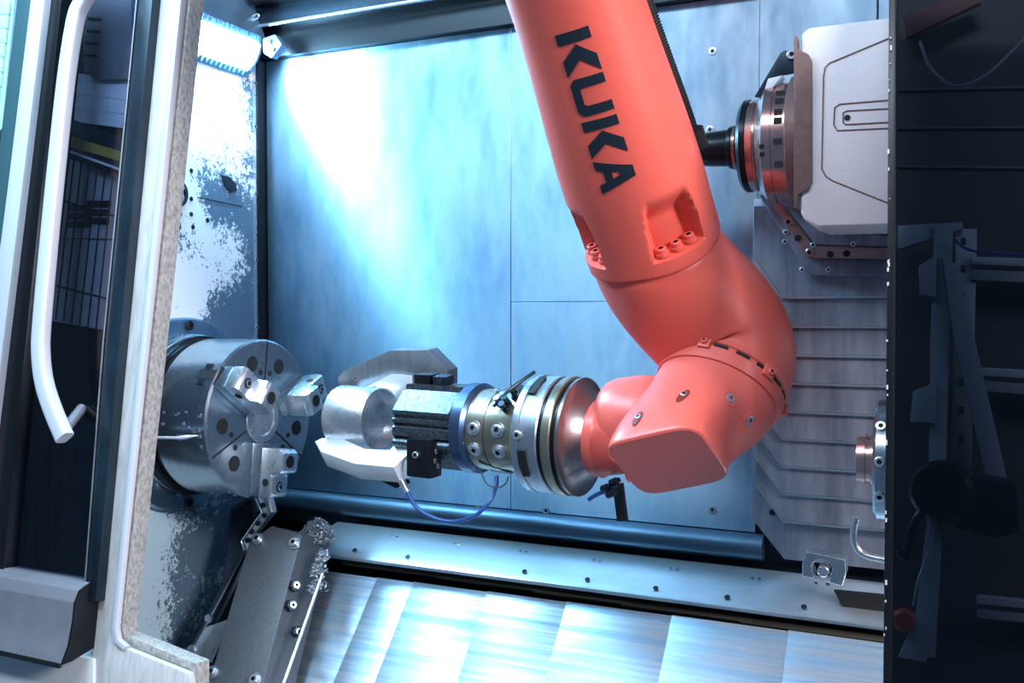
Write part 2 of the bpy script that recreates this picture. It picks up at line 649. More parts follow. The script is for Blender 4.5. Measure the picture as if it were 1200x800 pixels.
# porthole disc and small screws on the side wall
pc = (-1.48, 1.5176, 1.703)
ph = thing('round_port', pc, 'round dark port with a bolt in the headstock side wall', 'port')
lathe('rim', pc, (1, 0, 0), [(0, 0.030), (0.004, 0.030), (0.004, 0.022), (0.001, 0.022), (0.001, 0.0)], 'dark_steel', ph, 28)
lathe('plug', (pc[0], pc[1], pc[2] - 0.010), (1, 0, 0), [(0.001, 0.012), (0.010, 0.012), (0.012, 0.009), (0.012, 0)], 'steel', ph, 16)
obox('slot_plate', (pc[0] + 0.004, pc[1], pc[2] + 0.010), (0.003, 0, 0), (0, 0.016, 0.002), (0, 0, 0.003), 'steel_bright', ph)
for q in ((-1.48, 1.5597, 1.695), (-1.48, 1.5268, 1.6588), (-1.48, 1.5592, 1.6619), (-1.48, 1.5639, 1.6347), (-1.48, 1.5239, 1.6314), (-1.48, 1.6083, 1.6534), (-1.48, 1.5606, 1.7556)):
    bolt(wl, q, (1, 0, 0), 0.0052, 'dark_steel', 'flat')
rib = [(-1.48, 1.5777, 1.7006), (-1.48, 1.7226, 1.695)]
tube('weld_line', rib, 0.0012, 'dark_steel', wl, 6, 1)
# torn crust flap
prism('flap', [(-1.479, 1.6517, 1.7584), (-1.479, 1.6766, 1.7578), (-1.479, 1.699, 1.7432), (-1.479, 1.7017, 1.728), (-1.479, 1.6817, 1.7218), (-1.479, 1.6624, 1.7368)], (0.0025, 0, 0), 'dark_steel', wl)

# overhead rails above the back wall
t3 = structure(box('trim_3', (-1.478, 1.768, 2.043), (0.70, 1.80, 2.115), 'black_oxide'), 'dark recess band along the top of the back wall')
rail = thing('overhead_rail', (-0.9, 1.74, 2.1), 'dark overhead slide rail with bright edge above the back wall', 'rail')
box('web', (-1.470, 1.735, 2.110), (0.70, 1.80, 2.150), 'dark_steel', rail, 0.002)
tube('edge_bead', [(-1.470, 1.732, 2.106), (0.70, 1.732, 2.106)], 0.0045, 'steel', rail, 10, 1)
box('upper_web', (-1.440, 1.700, 2.150), (0.70, 1.80, 2.182), 'black_oxide', rail, 0.002)
tube('edge_bead', [(-1.440, 1.698, 2.163), (0.70, 1.698, 2.163)], 0.005, 'steel_bright', rail, 10, 1)
box('cover_sheet', (-1.440, 1.690, 2.185), (0.70, 1.80, 2.55), 'dark_steel', rail, 0.003)
for p in ((-1.440, 1.733, 2.128), (-1.13, 1.698, 2.140), (-0.95, 1.698, 2.140)):
    bolt(rail, p, NY, 0.0075, 'steel_bright', 'button')
cl = thing('corner_clamp', (-1.3742, 1.7, 2.0527), 'small bolted steel clamp in the corner beside the lamp', 'bracket')
prism('plate', [(-1.4063, 1.71, 2.0687), (-1.3726, 1.71, 2.0741), (-1.3538, 1.71, 2.0491), (-1.3827, 1.71, 2.0221), (-1.4042, 1.71, 2.0359)], (0, 0.02, 0), 'hood_steel', cl, 0.002)
for p in ((-1.3863, 1.709, 2.0584), (-1.3769, 1.709, 2.0402)):
    bolt(cl, p, NY, 0.006, 'steel', 'cap')

# LED work lamp on the headstock wall
lamp = thing('led_lamp', (-1.45, 1.60, 2.03), 'glowing white strip lamp under a sloped hood on the headstock wall', 'lamp')
hoodp = [(-1.48, 2.21), (-1.472, 2.21), (-1.422, 2.076), (-1.424, 2.068), (-1.464, 2.004), (-1.48, 1.994)]
prism('hood', [(x, 1.40, z) for x, z in hoodp], (0, 0.340, 0), 'hood_steel', lamp, 0.003)
for k in range(22):                                     # cooling ribs along both edges of the lens
    yy = 1.41 + k * 0.0145
    obox('cooling_rib', (-1.4655, yy, 2.000), (0.004, 0, -0.003), (0, 0.0035, 0), (0.004, 0, 0.006), 'hood_steel', lamp)
    obox('cooling_rib', (-1.4225, yy, 2.073), (0.003, 0, -0.002), (0, 0.0035, 0), (0.003, 0, 0.005), 'hood_steel', lamp)
la, lb = V((-1.426, 0, 2.062)), V((-1.462, 0, 2.008))
nrm = V((0.83, 0, -0.55)).normalized()
lens = []
for k in range(7):
    t = k / 6
    lens.append(la.lerp(lb, t) + nrm * (0.007 * math.sin(PI * t) + 0.002))
lens = [la - nrm * 0.004] + lens + [lb - nrm * 0.004]
prism('lens', [(p.x, 1.405, p.z) for p in lens], (0, 0.315, 0), 'lamp', lamp)
for k in range(2):
    y0 = (1.402, 1.720)[k]
    prism('end_cap', [(p.x, y0, p.z) for p in [q + nrm * 0.003 for q in lens]], (0, 0.008, 0), 'steel', lamp)

# ------------------------------------------------------------------ base of the back wall, ledge and slant-bed covers
lip = structure(tube('trim_4', [(-1.47, 1.778, 1.010), (-0.30, 1.778, 1.010)], 0.025, 'lip_steel', None, 20, 1), 'rounded lip along the foot of the back wall')
fl = structure(prism('floor', [(-1.5, 1.80, 0.955), (-1.5, 1.72, 0.90), (-1.5, 1.00, 0.14), (-1.5, 1.00, 0.10), (-1.5, 1.80, 0.10)], (2.2, 0, 0), 'black_oxide'), 'dark chip tray below the covers')

ld = thing('ledge_cover', (-0.6, 1.68, 0.95), 'bright screwed steel ledge strip below the back wall', 'cover')
L0, L1 = (-1.2622, 1.745, 0.9727), (-1.1903, 1.645, 0.945)
xr = 0.30
ZT0, ZB0 = 0.9735, 0.9365
prof = [(1.760, ZT0 + 0.002), (1.745, ZT0), (1.700, ZT0 - 0.016), (1.650, ZB0), (1.644, ZB0 - 0.004), (1.650, ZB0 - 0.012), (1.765, ZT0 - 0.02)]
xs = [-1.245, 0.30]
prism('sheet', [(xs[0], y, z) for y, z in prof], (xs[1] - xs[0], 0, 0), 'ledge_steel', ld, 0.001, 1)
ln = V((0, -0.38, 0.92)).normalized()
for p in ((-1.0716, 1.725, 0.9614), (-0.9193, 1.725, 0.9624), (-0.7668, 1.725, 0.9627), (-0.6097, 1.725, 0.9628), (-0.4565, 1.725, 0.9621), (-0.3044, 1.725, 0.9641)):
    x = p[0]
    for dx in (-0.006, 0.006):
        bolt(ld, (x + dx, 1.722, 0.9665), ln, 0.0045, 'steel', 'flat')
for p in ((-1.1331, 1.66, 0.9366), (-1.0025, 1.66, 0.9401), (-0.7379, 1.66, 0.9391), (-0.6071, 1.66, 0.9398), (-0.4742, 1.66, 0.9401), (-0.3433, 1.66, 0.9412), (-0.212, 1.66, 0.9418)):
    bolt(ld, (p[0], 1.662, 0.9445), V((0, -0.55, 0.83)), 0.005, 'dark_steel', 'flat')
# dark cut-out at the right-hand end of the ledge
prism('cutout', [(-0.1652, 1.69, 0.9735), (-0.0538, 1.69, 0.9758), (-0.0532, 1.69, 0.9225), (-0.1397, 1.69, 0.9295)], (0, -0.012, 0), 'hole', ld)
# shadow-gap slide strips between ledge and covers
for i, (xa, xb_, d) in enumerate(((-1.17, -0.90, 0), (-0.94, -0.70, 0.008), (-0.72, -0.52, 0.016), (-0.54, -0.30, 0.024), (-0.32, 0.1, 0.032))):
    obox('slide_strip', ((xa + xb_) / 2, 1.672 - d * .3, 0.914 - d * .25), ((xb_ - xa) / 2, 0, 0), (0, 0.006, 0.004), (0, -0.002, 0.003), 'brass', ld, 0.001)

sc = thing('slant_cover', (-0.6, 1.55, 0.6), 'overlapping bright steel slant bed covers along the bottom of the machine', 'cover')
sn = V((0, -0.725, 0.689))
sd = V((0, -0.689, -0.725))
top0 = V((0, 1.660, 0.893))
xe = [-1.22, -1.075, -0.985, -0.815, -0.645, -0.440, -0.235, 0.30]
for i in range(7):
    x0, x1 = xe[i], xe[i + 1] + (0.015 if i < 6 else 0)
    c = top0 + sn * (0.0035 * i - 0.004) + sd * (0.40)
    obox('plate', (V(((x0 + x1) / 2, 0, 0)) + c), ((x1 - x0) / 2, 0, 0), sd * 0.40, sn * 0.0016, 'slope_steel', sc, 0.0006)
    # turned-down left edge of each plate
    obox('plate_edge', (V((x0 + 0.0015, 0, 0)) + c - sn * 0.002), (0.0015, 0, 0), sd * 0.40, sn * 0.0035, 'steel_bright', sc)

# ------------------------------------------------------------------ three-jaw chuck
CX, CY, CZ = (-1.2601, 1.52, 1.2344)
AX = V((1, 0, 0))
ck = thing('lathe_chuck', (CX - 0.1, CY, CZ - 0.17), 'large three jaw steel lathe chuck on the headstock wall', 'chuck')
lathe('flange', (-1.48, CY, CZ), AX, [(0, 0.205), (0.018, 0.205), (0.022, 0.201), (0.022, 0.12)], 'wall_steel', ck, 72)
lathe('adapter', (-1.46, CY, CZ), AX, [(0, 0.172), (0.020, 0.170), (0.024, 0.165), (0.032, 0.163), (0.034, 0.160), (0.034, 0.1)], 'machined', ck, 72)
lathe('seal_band', (-1.428, CY, CZ), AX, [(0, 0.166), (0.012, 0.166), (0.013, 0.161), (0.020, 0.161), (0.021, 0.156), (0.034, 0.156), (0.034, 0.1)], 'black_oxide', ck, 72)
bd = lathe('body', (CX, CY, CZ), AX, [(-0.132, 0.100), (-0.132, 0.158), (-0.129, 0.161), (-0.004, 0.161), (0, 0.157), (0, 0.0525), (-0.004, 0.0525), (-0.004, 0.0)], 'machined', ck, 96)


def cp(ang, r, x=0.0):
    a = math.radians(ang)
    return V((CX + x, CY + r * math.cos(a), CZ + r * math.sin(a)))


hub = lathe('hub', (CX - 0.004, CY, CZ), AX, [(0, 0.050), (0.0065, 0.050), (0.008, 0.048), (0.008, 0.036), (0.005, 0.034), (0.005, 0.016), (0.004, 0.012), (0.004, 0)], 'steel_bright', ck, 48)
for k in range(6):
    bolt(hub, cp(30 + 60 * k, 0.042, 0.003), AX, 0.0038, 'steel', 'button')
JA = (143, 23, 263)
for a in (83, 203, 323):
    for s in (-21, 21):
        disc('hole', cp(a + s, 0.116, -0.0002), AX, 0.0155, 0.0009, 'hole', bd, 24)
        disc('hole', cp(a + s * 0.42, 0.094, -0.0002), AX, 0.0058, 0.0009, 'hole', bd, 14)
    d = cp(a, 1) - cp(a, 0)
    t = AX.cross(d)
    obox('groove', cp(a, 0.105, 0.0002), d * 0.052, t * 0.0016, AX * 0.0007, 'hole', bd)
for a in JA:                                            # open master-jaw slots
    d = cp(a, 1) - cp(a, 0)
    t = AX.cross(d)
    obox('slot', cp(a, 0.105, 0.0003), d * 0.054, t * 0.021, AX * 0.0008, 'dark_steel', bd)
    # the T-shaped slot end on the rim
    q = cp(a, 0.1606, -0.026)
    obox('slot_end', q, AX * 0.022, t * 0.010, d * 0.0010, 'hole', bd)
    obox('slot_end', q - AX * 0.004, AX * 0.008, t * 0.024, d * 0.0009, 'dark_steel', bd)
for a in JA:
    d = cp(a, 1) - cp(a, 0)
    t = AX.cross(d)
    jw = obox('jaw', cp(a, 0.103, 0.013), d * 0.053, t * 0.0235, AX * 0.013, 'machined', ck, 0.003)
    # stepped top jaw: profile in the radial-axial plane
    pr = [(0.058, 0.026), (0.156, 0.026), (0.156, 0.050), (0.150, 0.056), (0.114, 0.056), (0.110, 0.052), (0.106, 0.074), (0.100, 0.078), (0.066, 0.078), (0.058, 0.068)]
    tj = prism('top_jaw', [cp(a, r, x) - t * 0.0245 for r, x in pr], t * 0.049, 'steel_bright', jw, 0.0022)
    disc('counterbore', cp(a, 0.083, 0.0772), AX, 0.0125, 0.0014, 'hole', jw, 20)
    disc('counterbore', cp(a, 0.134, 0.0553), AX, 0.0105, 0.0012, 'dark_steel', jw, 20)
    bolt(jw, cp(a, 0.134, 0.0560), AX, 0.0075, 'machined', 'button')
    for s in (-1, 1):
        disc('counterbore', cp(a, 0.126, 0.040) + t * (0.0240 * s), t * s, 0.0078, 0.0012, 'hole', jw, 16)
for a in (88, 270, 150, 210, 330, 30):
    bolt(ck, cp(a, 0.188, -1.458 - CX), AX, 0.0105, 'dark_steel', 'button')
for k in range(8):
    q = cp(100 + k * 22, 0.1665, -1.441 - CX)
    bolt(ck, q, AX, 0.006, 'steel', 'button')
# wet chips stuck on the rim
for k in range(26):
    a = rnd.choice((rnd.uniform(170, 200), rnd.uniform(225, 262)))
    q = cp(a, 0.1612, rnd.uniform(-0.115, -0.01))
    d = cp(a, 1) - cp(a, 0)
    s = rnd.uniform(0.0015, 0.0045)
    obox('stuck_chip', q, AX * s, AX.cross(d) * s * rnd.uniform(.5, 1.4), d * 0.0008, 'chip', ck)

nz = thing('coolant_nozzle', (-1.3519, 1.3, 1.2175), 'thin bright coolant nozzle rod in front of the chuck', 'nozzle')
tube('rod', [(-1.3952, 1.3, 1.2151), (-1.264, 1.3, 1.2209)], 0.0028, 'sheet_white', nz, 10, 1)
lathe('tip', (-1.2681, 1.3, 1.2206), V((-1.2053, 1.3, 1.2303)) - V((-1.2681, 1.3, 1.2206)), [(0, 0.0030), (0.004, 0.0040), (0.018, 0.0036), (0.044, 0.0012), (0.044, 0)], 'sheet_white', nz, 12)

# ------------------------------------------------------------------ robot arm
SX, SY, SZ = -0.420, 1.457, 1.553
S0 = V((SX, SY, SZ))
FA = V((-0.125, -0.555, 0.825)).normalized()      # up along the forearm
FE1 = (V((1, 0, 0)) - FA * FA.x).normalized()
FE2 = FA.cross(FE1).normalized()             # faces the door
if FE2.y > 0:
    FE2 = -FE2
rb = thing('robot_arm', (SX, SY, 1.20), 'salmon orange robot arm reaching down into the machine', 'robot arm')


def sm(a, b, x):
    t = max(0.0, min(1.0, (x - a) / (b - a)))
    return t * t * (3 - 2 * t)


def fa_r(s):
    base = 0.1065 - 0.0165 * sm(0.10, 0.42, s) - 0.004 * sm(0.4, 0.9, s)
    return base


POCK = (math.radians(42), math.radians(-50), math.radians(134), math.radians(-138))


def fa_pt(s, phi, off=0.0):
    """phi measured from the door-facing side towards +X"""
    r = fa_r(s)
    n = 2.35
    cph, sph = math.cos(phi), math.sin(phi)
    k = (abs(cph) ** n + abs(sph) ** n) ** (-1.0 / n)
    r *= k * 0.985
    for pc_ in POCK:
        d = (phi - pc_ + PI) % (2 * PI) - PI
        half = math.radians(24.5) - 0.10 * sm(0.05, 0.15, s)
        w = 1 - sm(half - 0.075, half, abs(d))
        if w > 0:
            dep = 0.034 * sm(0.026, 0.031, s) * (1 - sm(0.080, 0.128, s) ** 1.0)
            r -= dep * w
    if s < 0.004:
        r -= 0.004 * (1 - s / 0.004)
    return S0 + FA * s + FE1 * ((r + off) * sph) + FE2 * ((r + off) * cph)


NS, NP = 150, 240
ss = [0.0, 0.004]
while ss[-1] < 0.16:
    ss.append(ss[-1] + (0.0012 if 0.022 < ss[-1] < 0.034 else 0.003))
while ss[-1] < 0.90:
    ss.append(ss[-1] + 0.02)
vs, fs = [], []
for s in ss:
    for k in range(NP):
        vs.append(fa_pt(s, 2 * PI * k / NP))
for i in range(len(ss) - 1):
    for k in range(NP):
        k2 = (k + 1) % NP
        fs.append((i * NP + k, i * NP + k2, (i + 1) * NP + k2, (i + 1) * NP + k))
fs.append(tuple(range(NP)))
fs.append(tuple(range((len(ss) - 1) * NP, len(ss) * NP)))
fore = finish('forearm', vs, fs, 'orange', rb, 50)
for pc_ in POCK[:2]:
    for d in (-15, 0, 15):
        r = fa_r(0.03) - 0.014
        ph_ = pc_ + math.radians(d)
        pos = S0 + FA * 0.0295 + FE1 * (r * math.sin(ph_)) + FE2 * (r * math.cos(ph_))
        lathe('washer', pos, FA, [(0, 0.0105), (0.005, 0.0105), (0.005, 0)], 'orange_smooth', fore, 16)
        bolt(fore, pos + FA * 0.005, FA, 0.0085, 'orange_smooth', 'cap')

# the four letters, built as raised patches that follow the forearm
LET = {
    'K': [[(0, 0), (.25, 0), (.25, 1), (0, 1)],
          [(.30, .52), (.62, 0), (.98, 0), (.64, .52), (.98, 1), (.62, 1)]],
    'U': [[(0, 1), (.25, 1), (.25, .32), (.30, .25), (.68, .25), (.73, .32), (.73, 1), (.98, 1), (.98, .16), (.85, 0), (.13, 0), (0, .16)]],
    'A': [[(.0, 0), (.34, 1), (.66, 1), (.53, .62), (.43, .62), (.27, 0)], [(.66, 1), (1.0, 0), (.73, 0), (.665, .20), (.335, .20), (.40, .42), (.595, .42), (.50, .72)]],
}


def letter(ch, s_start, length, phi0, phi1):
    """reading direction runs down the arm; letter tops point to larger phi"""
    for poly in LET[ch]:
        bm = bmesh.new()
        vv = [bm.verts.new((x, y, 0)) for x, y in poly]
        f = bm.faces.new(vv)
        bmesh.ops.triangulate(bm, faces=[f])
        for _ in range(2):
            bmesh.ops.subdivide_edges(bm, edges=bm.edges[:], cuts=1, use_grid_fill=True)
        bmesh.ops.triangulate(bm, faces=bm.faces[:])
        bm.verts.index_update()
        n = len(bm.verts)
        co = [(v.co.x, v.co.y) for v in bm.verts]
        tri = [[v.index for v in f.verts] for f in bm.faces]
        edges = [(e.verts[0].index, e.verts[1].index) for e in bm.edges if len(e.link_faces) == 1]
        bm.free()
        vs, fs = [], []
        for off in (0.0012, -0.002):
            for x, y in co:
                vs.append(fa_pt(s_start - x * length, phi0 + (phi1 - phi0) * y, off))
        fs += tri + [[i + n for i in reversed(t)] for t in tri] + [(a, b, b + n, a + n) for a, b in edges]
        finish('letter', vs, fs, 'letter', fore)


ph0, ph1 = math.radians(-5), math.radians(25)
for ch, a, ln_ in (('K', 0.384, 0.060), ('U', 0.321, 0.053), ('K', 0.261, 0.055), ('A', 0.203, 0.050)):
    letter(ch, a, ln_, ph0, ph1)

# elbow housing: bent tube from the forearm seam to the wrist joint
J0 = V((-0.322, 1.525, 1.345))
NJ = V((-0.222, -0.619, -0.753)).normalized()
NEL = 40
b0, b3 = S0.copy(), J0.copy()
b1 = S0 - FA * 0.100
b2 = J0 - NJ * 0.100
vs, fs = [], []
SEG = 96
prev = None
for i in range(NEL + 1):
    t = i / NEL
    p = b0 * (1 - t) ** 3 + b1 * 3 * t * (1 - t) ** 2 + b2 * 3 * t * t * (1 - t) + b3 * t ** 3
    d = ((b1 - b0) * 3 * (1 - t) ** 2 + (b2 - b1) * 6 * t * (1 - t) + (b3 - b2) * 3 * t * t).normalized()
    if prev is None:
        e1 = (FE1 - d * FE1.dot(d)).normalized()
    else:
        e1 = (prev - d * prev.dot(d)).normalized()
    prev = e1
    e2 = d.cross(e1)
    r = 0.1055 * (1 - t) + 0.104 * t + 0.004 * math.sin(PI * t)
    if i == 0:
        r = 0.1015
    n_ = 2.0 + 0.35 * math.sin(PI * t)
    for k in range(SEG):
        q = 2 * PI * k / SEG
        c_, s_ = math.cos(q), math.sin(q)
        kk = (abs(c_) ** n_ + abs(s_) ** n_) ** (-1 / n_) * (0.985 if i else 1)
        vs.append(p + e1 * (r * kk * c_) + e2 * (r * kk * s_))
for i in range(NEL):
    for k in range(SEG):
        k2 = (k + 1) % SEG
        fs.append((i * SEG + k, i * SEG + k2, (i + 1) * SEG + k2, (i + 1) * SEG + k))
fs.append(tuple(range(SEG)))
fs.append(tuple(range(NEL * SEG, (NEL + 1) * SEG)))
elbow = finish('elbow_housing', vs, fs, 'orange', rb, 45)

# wrist joint ring with slots
ja, je1, je2 = basis(NJ)
jr = lathe('joint_ring', J0, NJ, [(-0.004, 0.100), (-0.004, 0.1045), (0.006, 0.1045), (0.008, 0.1015), (0.013, 0.1015), (0.015, 0.104), (0.036, 0.102), (0.038, 0.095)], 'orange_smooth', rb, 96)
for k in range(18):
    a0 = 2 * PI * k / 18
    pts_o, pts_i = [], []
    for j in range(5):
        q = a0 + (2 * PI / 18) * 0.62 * j / 4
        for lst, r in ((pts_o, 0.1036), (pts_i, 0.0995)):
            lst.append(J0 + NJ * 0.0085 + je1 * (r * math.cos(q)) + je2 * (r * math.sin(q)))
    prism('slot', pts_o + list(reversed(pts_i)), NJ * 0.005, 'hole', jr)

# hand block: round at the joint, rounded lozenge at its flat cap
HM = V((0.772, 0.355, -0.52))
HM = (HM - NJ * HM.dot(NJ)).normalized()
HK = NJ.cross(HM).normalized()
if HK.z > 0:
    HK = -HK          # image direction of the cap's lower corner
GD = V((0.996, -0.087, -0.012)).normalized()          # gripper axis, from the workpiece to the wrist
G0 = V((-0.9933, 1.500, 1.2491))


CAPC = V((-0.3696, 1.3583, 1.2262))
NC = V((0.1748, -0.6623, -0.7285)).normalized()           # the flat cap looks down and out of the door
CE1 = V((0.9616, -0.044, 0.2707))
CE1 = (CE1 - NC * CE1.dot(NC)).normalized()
CE2 = NC.cross(CE1).normalized()
if CE2.z > 0:
    CE2 = -CE2
RE1 = (CE1 - NJ * CE1.dot(NJ)).normalized()
RE2 = (CE2 - NJ * CE2.dot(NJ) - RE1 * (CE2 - NJ * CE2.dot(NJ)).dot(RE1)).normalized()
CAP_HALF = 0.075


def hand_pt(t, q, off=0.0):
    """t 0..1 from the joint ring to the flat cap, q around"""
    n_ = 5.0
    c_, s_ = math.cos(q), math.sin(q)
    k = (abs(c_) ** n_ + abs(s_) ** n_) ** (-1 / n_)
    # rim of the ring and rim of the cap, joined by a smooth curve
    a = J0 + NJ * 0.034 + RE1 * (0.0985 * c_) + RE2 * (0.0985 * s_)
    ro = CE1 * (CAP_HALF * k * c_) + CE2 * (CAP_HALF * k * s_)
    b = CAPC - NC * 0.004 + ro
    if t > 0.96:
        u = (t - 0.96) / 0.04
        return b + NC * (0.004 * u) - ro.normalized() * (0.004 * u * u)
    t = t / 0.96
    ta, tb_ = NJ * 0.16, NC * 0.11
    h = a * (2 * t ** 3 - 3 * t * t + 1) + ta * (t ** 3 - 2 * t * t + t) + b * (-2 * t ** 3 + 3 * t * t) + tb_ * (t ** 3 - t * t)
    return h + (h - (J0.lerp(CAPC, t))).normalized() * off


NT = 44
vs, fs = [], []
for i in range(NT + 1):
    for k in range(SEG):
        vs.append(hand_pt(i / NT, 2 * PI * k / SEG))
for i in range(NT):
    for k in range(SEG):
        k2 = (k + 1) % SEG
        fs.append((i * SEG + k, i * SEG + k2, (i + 1) * SEG + k2, (i + 1) * SEG + k))
fs.append(tuple(range(SEG)))
fs.append(tuple(range(NT * SEG, (NT + 1) * SEG)))
hand = finish('hand_block', vs, fs, 'orange_smooth', rb, 28)


def axp(tau):
    return G0 + GD * tau


HO = -NC * 0.034
lathe('flange_housing', axp(0.500) + HO, GD, [(-0.004, 0.045), (-0.004, 0.064), (0.000, 0.068), (0.014, 0.0745), (0.045, 0.080), (0.085, 0.082), (0.110, 0.076), (0.130, 0.060), (0.130, 0)], 'orange_smooth', rb, 72, 40)
lathe('wrist_collar', axp(0.475), GD, [(0, 0.045), (0, 0.060), (0.003, 0.063), (0.020, 0.064), (0.024, 0.060), (0.075, 0.050), (0.075, 0.0)], 'orange_smooth', rb, 64)


def hand_bolt(t, qdeg, r=0.0085):
    q = math.radians(qdeg)
    p = hand_pt(t, q)
    du = hand_pt(t, q + 0.02) - p
    dv = hand_pt(t + 0.02, q) - p
    n_ = du.cross(dv).normalized()
    c_ = J0.lerp(CAPC, t)
    if n_.dot(p - c_) < 0:
        n_ = -n_
    bolt(hand, p - n_ * 0.001, n_, r, 'steel', 'button')
    lathe('bolt_recess', p - n_ * 0.003, n_, [(0, r * 1.6), (0.0036, r * 1.6), (0.0036, r * 1.2)], 'orange_smooth', hand, 20)


def hand_recess(t, qdeg, r=0.0105):
    """almond-shaped screw pocket, drawn as a dark red patch for the shade inside"""
    q = math.radians(qdeg)
    p = hand_pt(t, q)
    du = (hand_pt(t, q + 0.02) - hand_pt(t, q - 0.02)).normalized()
    dv = (hand_pt(t + 0.02, q) - hand_pt(t - 0.02, q)).normalized()
    n_ = du.cross(dv).normalized()
    if n_.dot(p - J0.lerp(CAPC, t)) < 0:
        n_ = -n_
    ring_ = []
    for k in range(20):
        a = 2 * PI * k / 20
        ring_.append(p - n_ * 0.002 + du * (r * 0.62 * math.cos(a)) + dv * (r * 1.5 * math.sin(a)))
    prism('screw_pocket', ring_, n_ * 0.0032, 'pocket_shade', hand)
    bolt(hand, p + n_ * 0.0008 - dv * 0.004, n_, r * 0.5, 'steel', 'button')


for t, q in ((0.34, 324), (0.36, 357), (0.91, 207), (0.91, 165)):
    hand_bolt(t, q, 0.0075)
for t, q in ((0.48, 288), (0.72, 252)):
    hand_recess(t, q)
# bolted tabs on the joint ring
for dg_ in range(0, 360, 60):
    q = math.radians(dg_ + 20)
    rad = je1 * math.cos(q) + je2 * math.sin(q)
    obox('ring_tab', J0 + NJ * 0.012 + rad * 0.1045, NJ * 0.010, NJ.cross(rad) * 0.010, rad * 0.004, 'orange_smooth', jr, 0.002)
    bolt(jr, J0 + NJ * 0.012 + rad * 0.108, rad, 0.0055, 'orange_smooth', 'cap')

# corrugated cable hose behind the forearm
hp = [fa_pt(s, math.radians(131), 0.003) for s in (0.42, 0.34, 0.26, 0.20, 0.15)]
hs = tube('cable_hose', hp, 0.0115, 'rubber', rb, 14, 8, ribs=(60, 0.0025))
q0 = fa_pt(0.155, math.radians(128), 0.006)
lathe('hose_fitting', q0, -FA, [(0, 0.014), (0.03, 0.015), (0.034, 0.010), (0.034, 0)], 'rubber', rb, 16)
# black pointer bar under the wrist
pb = (-0.4676, 1.45, 1.182)
obox('sensor_bar', (-0.47, 1.44, 1.1447), (0.008, 0, 0.001), (0, 0.006, 0), (-0.004, 0, 0.030), 'black', rb, 0.001)

# ------------------------------------------------------------------ gripper
gr = thing('gripper', axp(0.2) - V((0, 0, 0.09)), 'two jaw gripper with dark body and brass coloured tool changer', 'gripper')


def gl(name, t0, prof, m, seg=64):
    return lathe(name, axp(t0), GD, prof, m, gr, seg, 35)


gl('dish', 0.446, [(0.0, 0.094), (0.003, 0.0985), (0.008, 0.0985), (0.008, 0.094), (0.012, 0.080), (0.034, 0.062), (0.036, 0.052)], 'dish_steel', 80)
gl('dark_ring', 0.412, [(0, 0.06), (0, 0.0945), (0.034, 0.0945), (0.034, 0.06)], 'black_oxide', 80)
gl('light_ring', 0.424, [(0, 0.080), (0, 0.0985), (0.002, 0.100), (0.014, 0.100), (0.016, 0.0985), (0.016, 0.08)], 'gold_alu', 80)
d1 = gl('disc', 0.366, [(0, 0.060), (0.001, 0.094), (0.004, 0.0985), (0.016, 0.0995), (0.017, 0.096), (0.021, 0.096), (0.022, 0.0985), (0.048, 0.0985), (0.050, 0.096), (0.050, 0.06)], 'steel', 80)
g_a, g1, g2 = basis(GD)


def gp(tau, ang, r):
    a = math.radians(ang)
    return axp(tau) + g1 * (r * math.cos(a)) + g2 * (r * math.sin(a))


FRONT = 0
# find the angle that faces the camera side (towards -Y)
FRONT = max(range(0, 360, 5), key=lambda a: -(gp(0, a, 1) - axp(0)).y)
UPA = max(range(0, 360, 5), key=lambda a: (gp(0, a, 1) - axp(0)).z)
SGN = 1 if ((UPA - FRONT) % 360) < 180 else -1


def ga(deg):
    """0 faces the door, 90 is up"""
    return FRONT + SGN * deg


def gn(deg):
    return (gp(0, ga(deg), 1) - axp(0)).normalized()


for dg in (-22, 60):
    q = gp(0.392, ga(dg), 0.0985)
    obox('sensor_slot', q, GD * 0.006, gn(dg + 90) * 0.024, gn(dg) * 0.002, 'hole', d1)
bolt(d1, gp(0.383, ga(5), 0.0985), gn(5), 0.0075, 'steel_bright', 'button')
gc = gl('coupling', 0.250, [(0, 0.05), (0, 0.068), (0.002, 0.070), (0.050, 0.0715), (0.0505, 0.0695), (0.053, 0.0695), (0.0535, 0.0715), (0.112, 0.0715), (0.116, 0.074), (0.118, 0.074), (0.118, 0.05)], 'gold_alu')
for tau in (0.283, 0.330):
    for dg in (8, -22):
        lathe('screw_seat', gp(tau, ga(dg), 0.0705), gn(dg), [(0, 0.0125), (0.0022, 0.0125), (0.0022, 0)], 'steel_bright', gc, 20)
        bolt(gc, gp(tau, ga(dg), 0.0725), gn(dg), 0.0088, 'steel_bright', 'button')
bolt(gc, gp(0.30, ga(78), 0.071), gn(78), 0.008, 'steel_bright', 'button')
prism('air_valve', [gp(0.283, ga(-42), 0.074), gp(0.330, ga(-66), 0.074), gp(0.330, ga(-76), 0.074), gp(0.290, ga(-76), 0.074)], gn(-60) * -0.01, 'dark_steel', gr, 0.001)
for k, (tau, dg) in enumerate(((0.322, 45), (0.336, 38), (0.330, 52), (0.345, 58), (0.352, 66), (0.343, 72), (0.357, 80), (0.336, 46), (0.365, 92))):
    q = gp(tau, ga(dg), 0.0715)
    lathe('air_fitting', q, gn(dg), [(0, 0.0065), (0.005, 0.0065), (0.005, 0.0048), (0.012, 0.0048), (0.013, 0.0058), (0.018, 0.0058), (0.018, 0)], 'dark_steel' if k % 2 else 'steel', gr, 10)
tube('air_hose', [gp(0.318, ga(36), 0.080), gp(0.335, ga(52), 0.089), gp(0.350, ga(70), 0.094), gp(0.362, ga(88), 0.104)], 0.0032, 'dark_steel', gr, 8, 6)
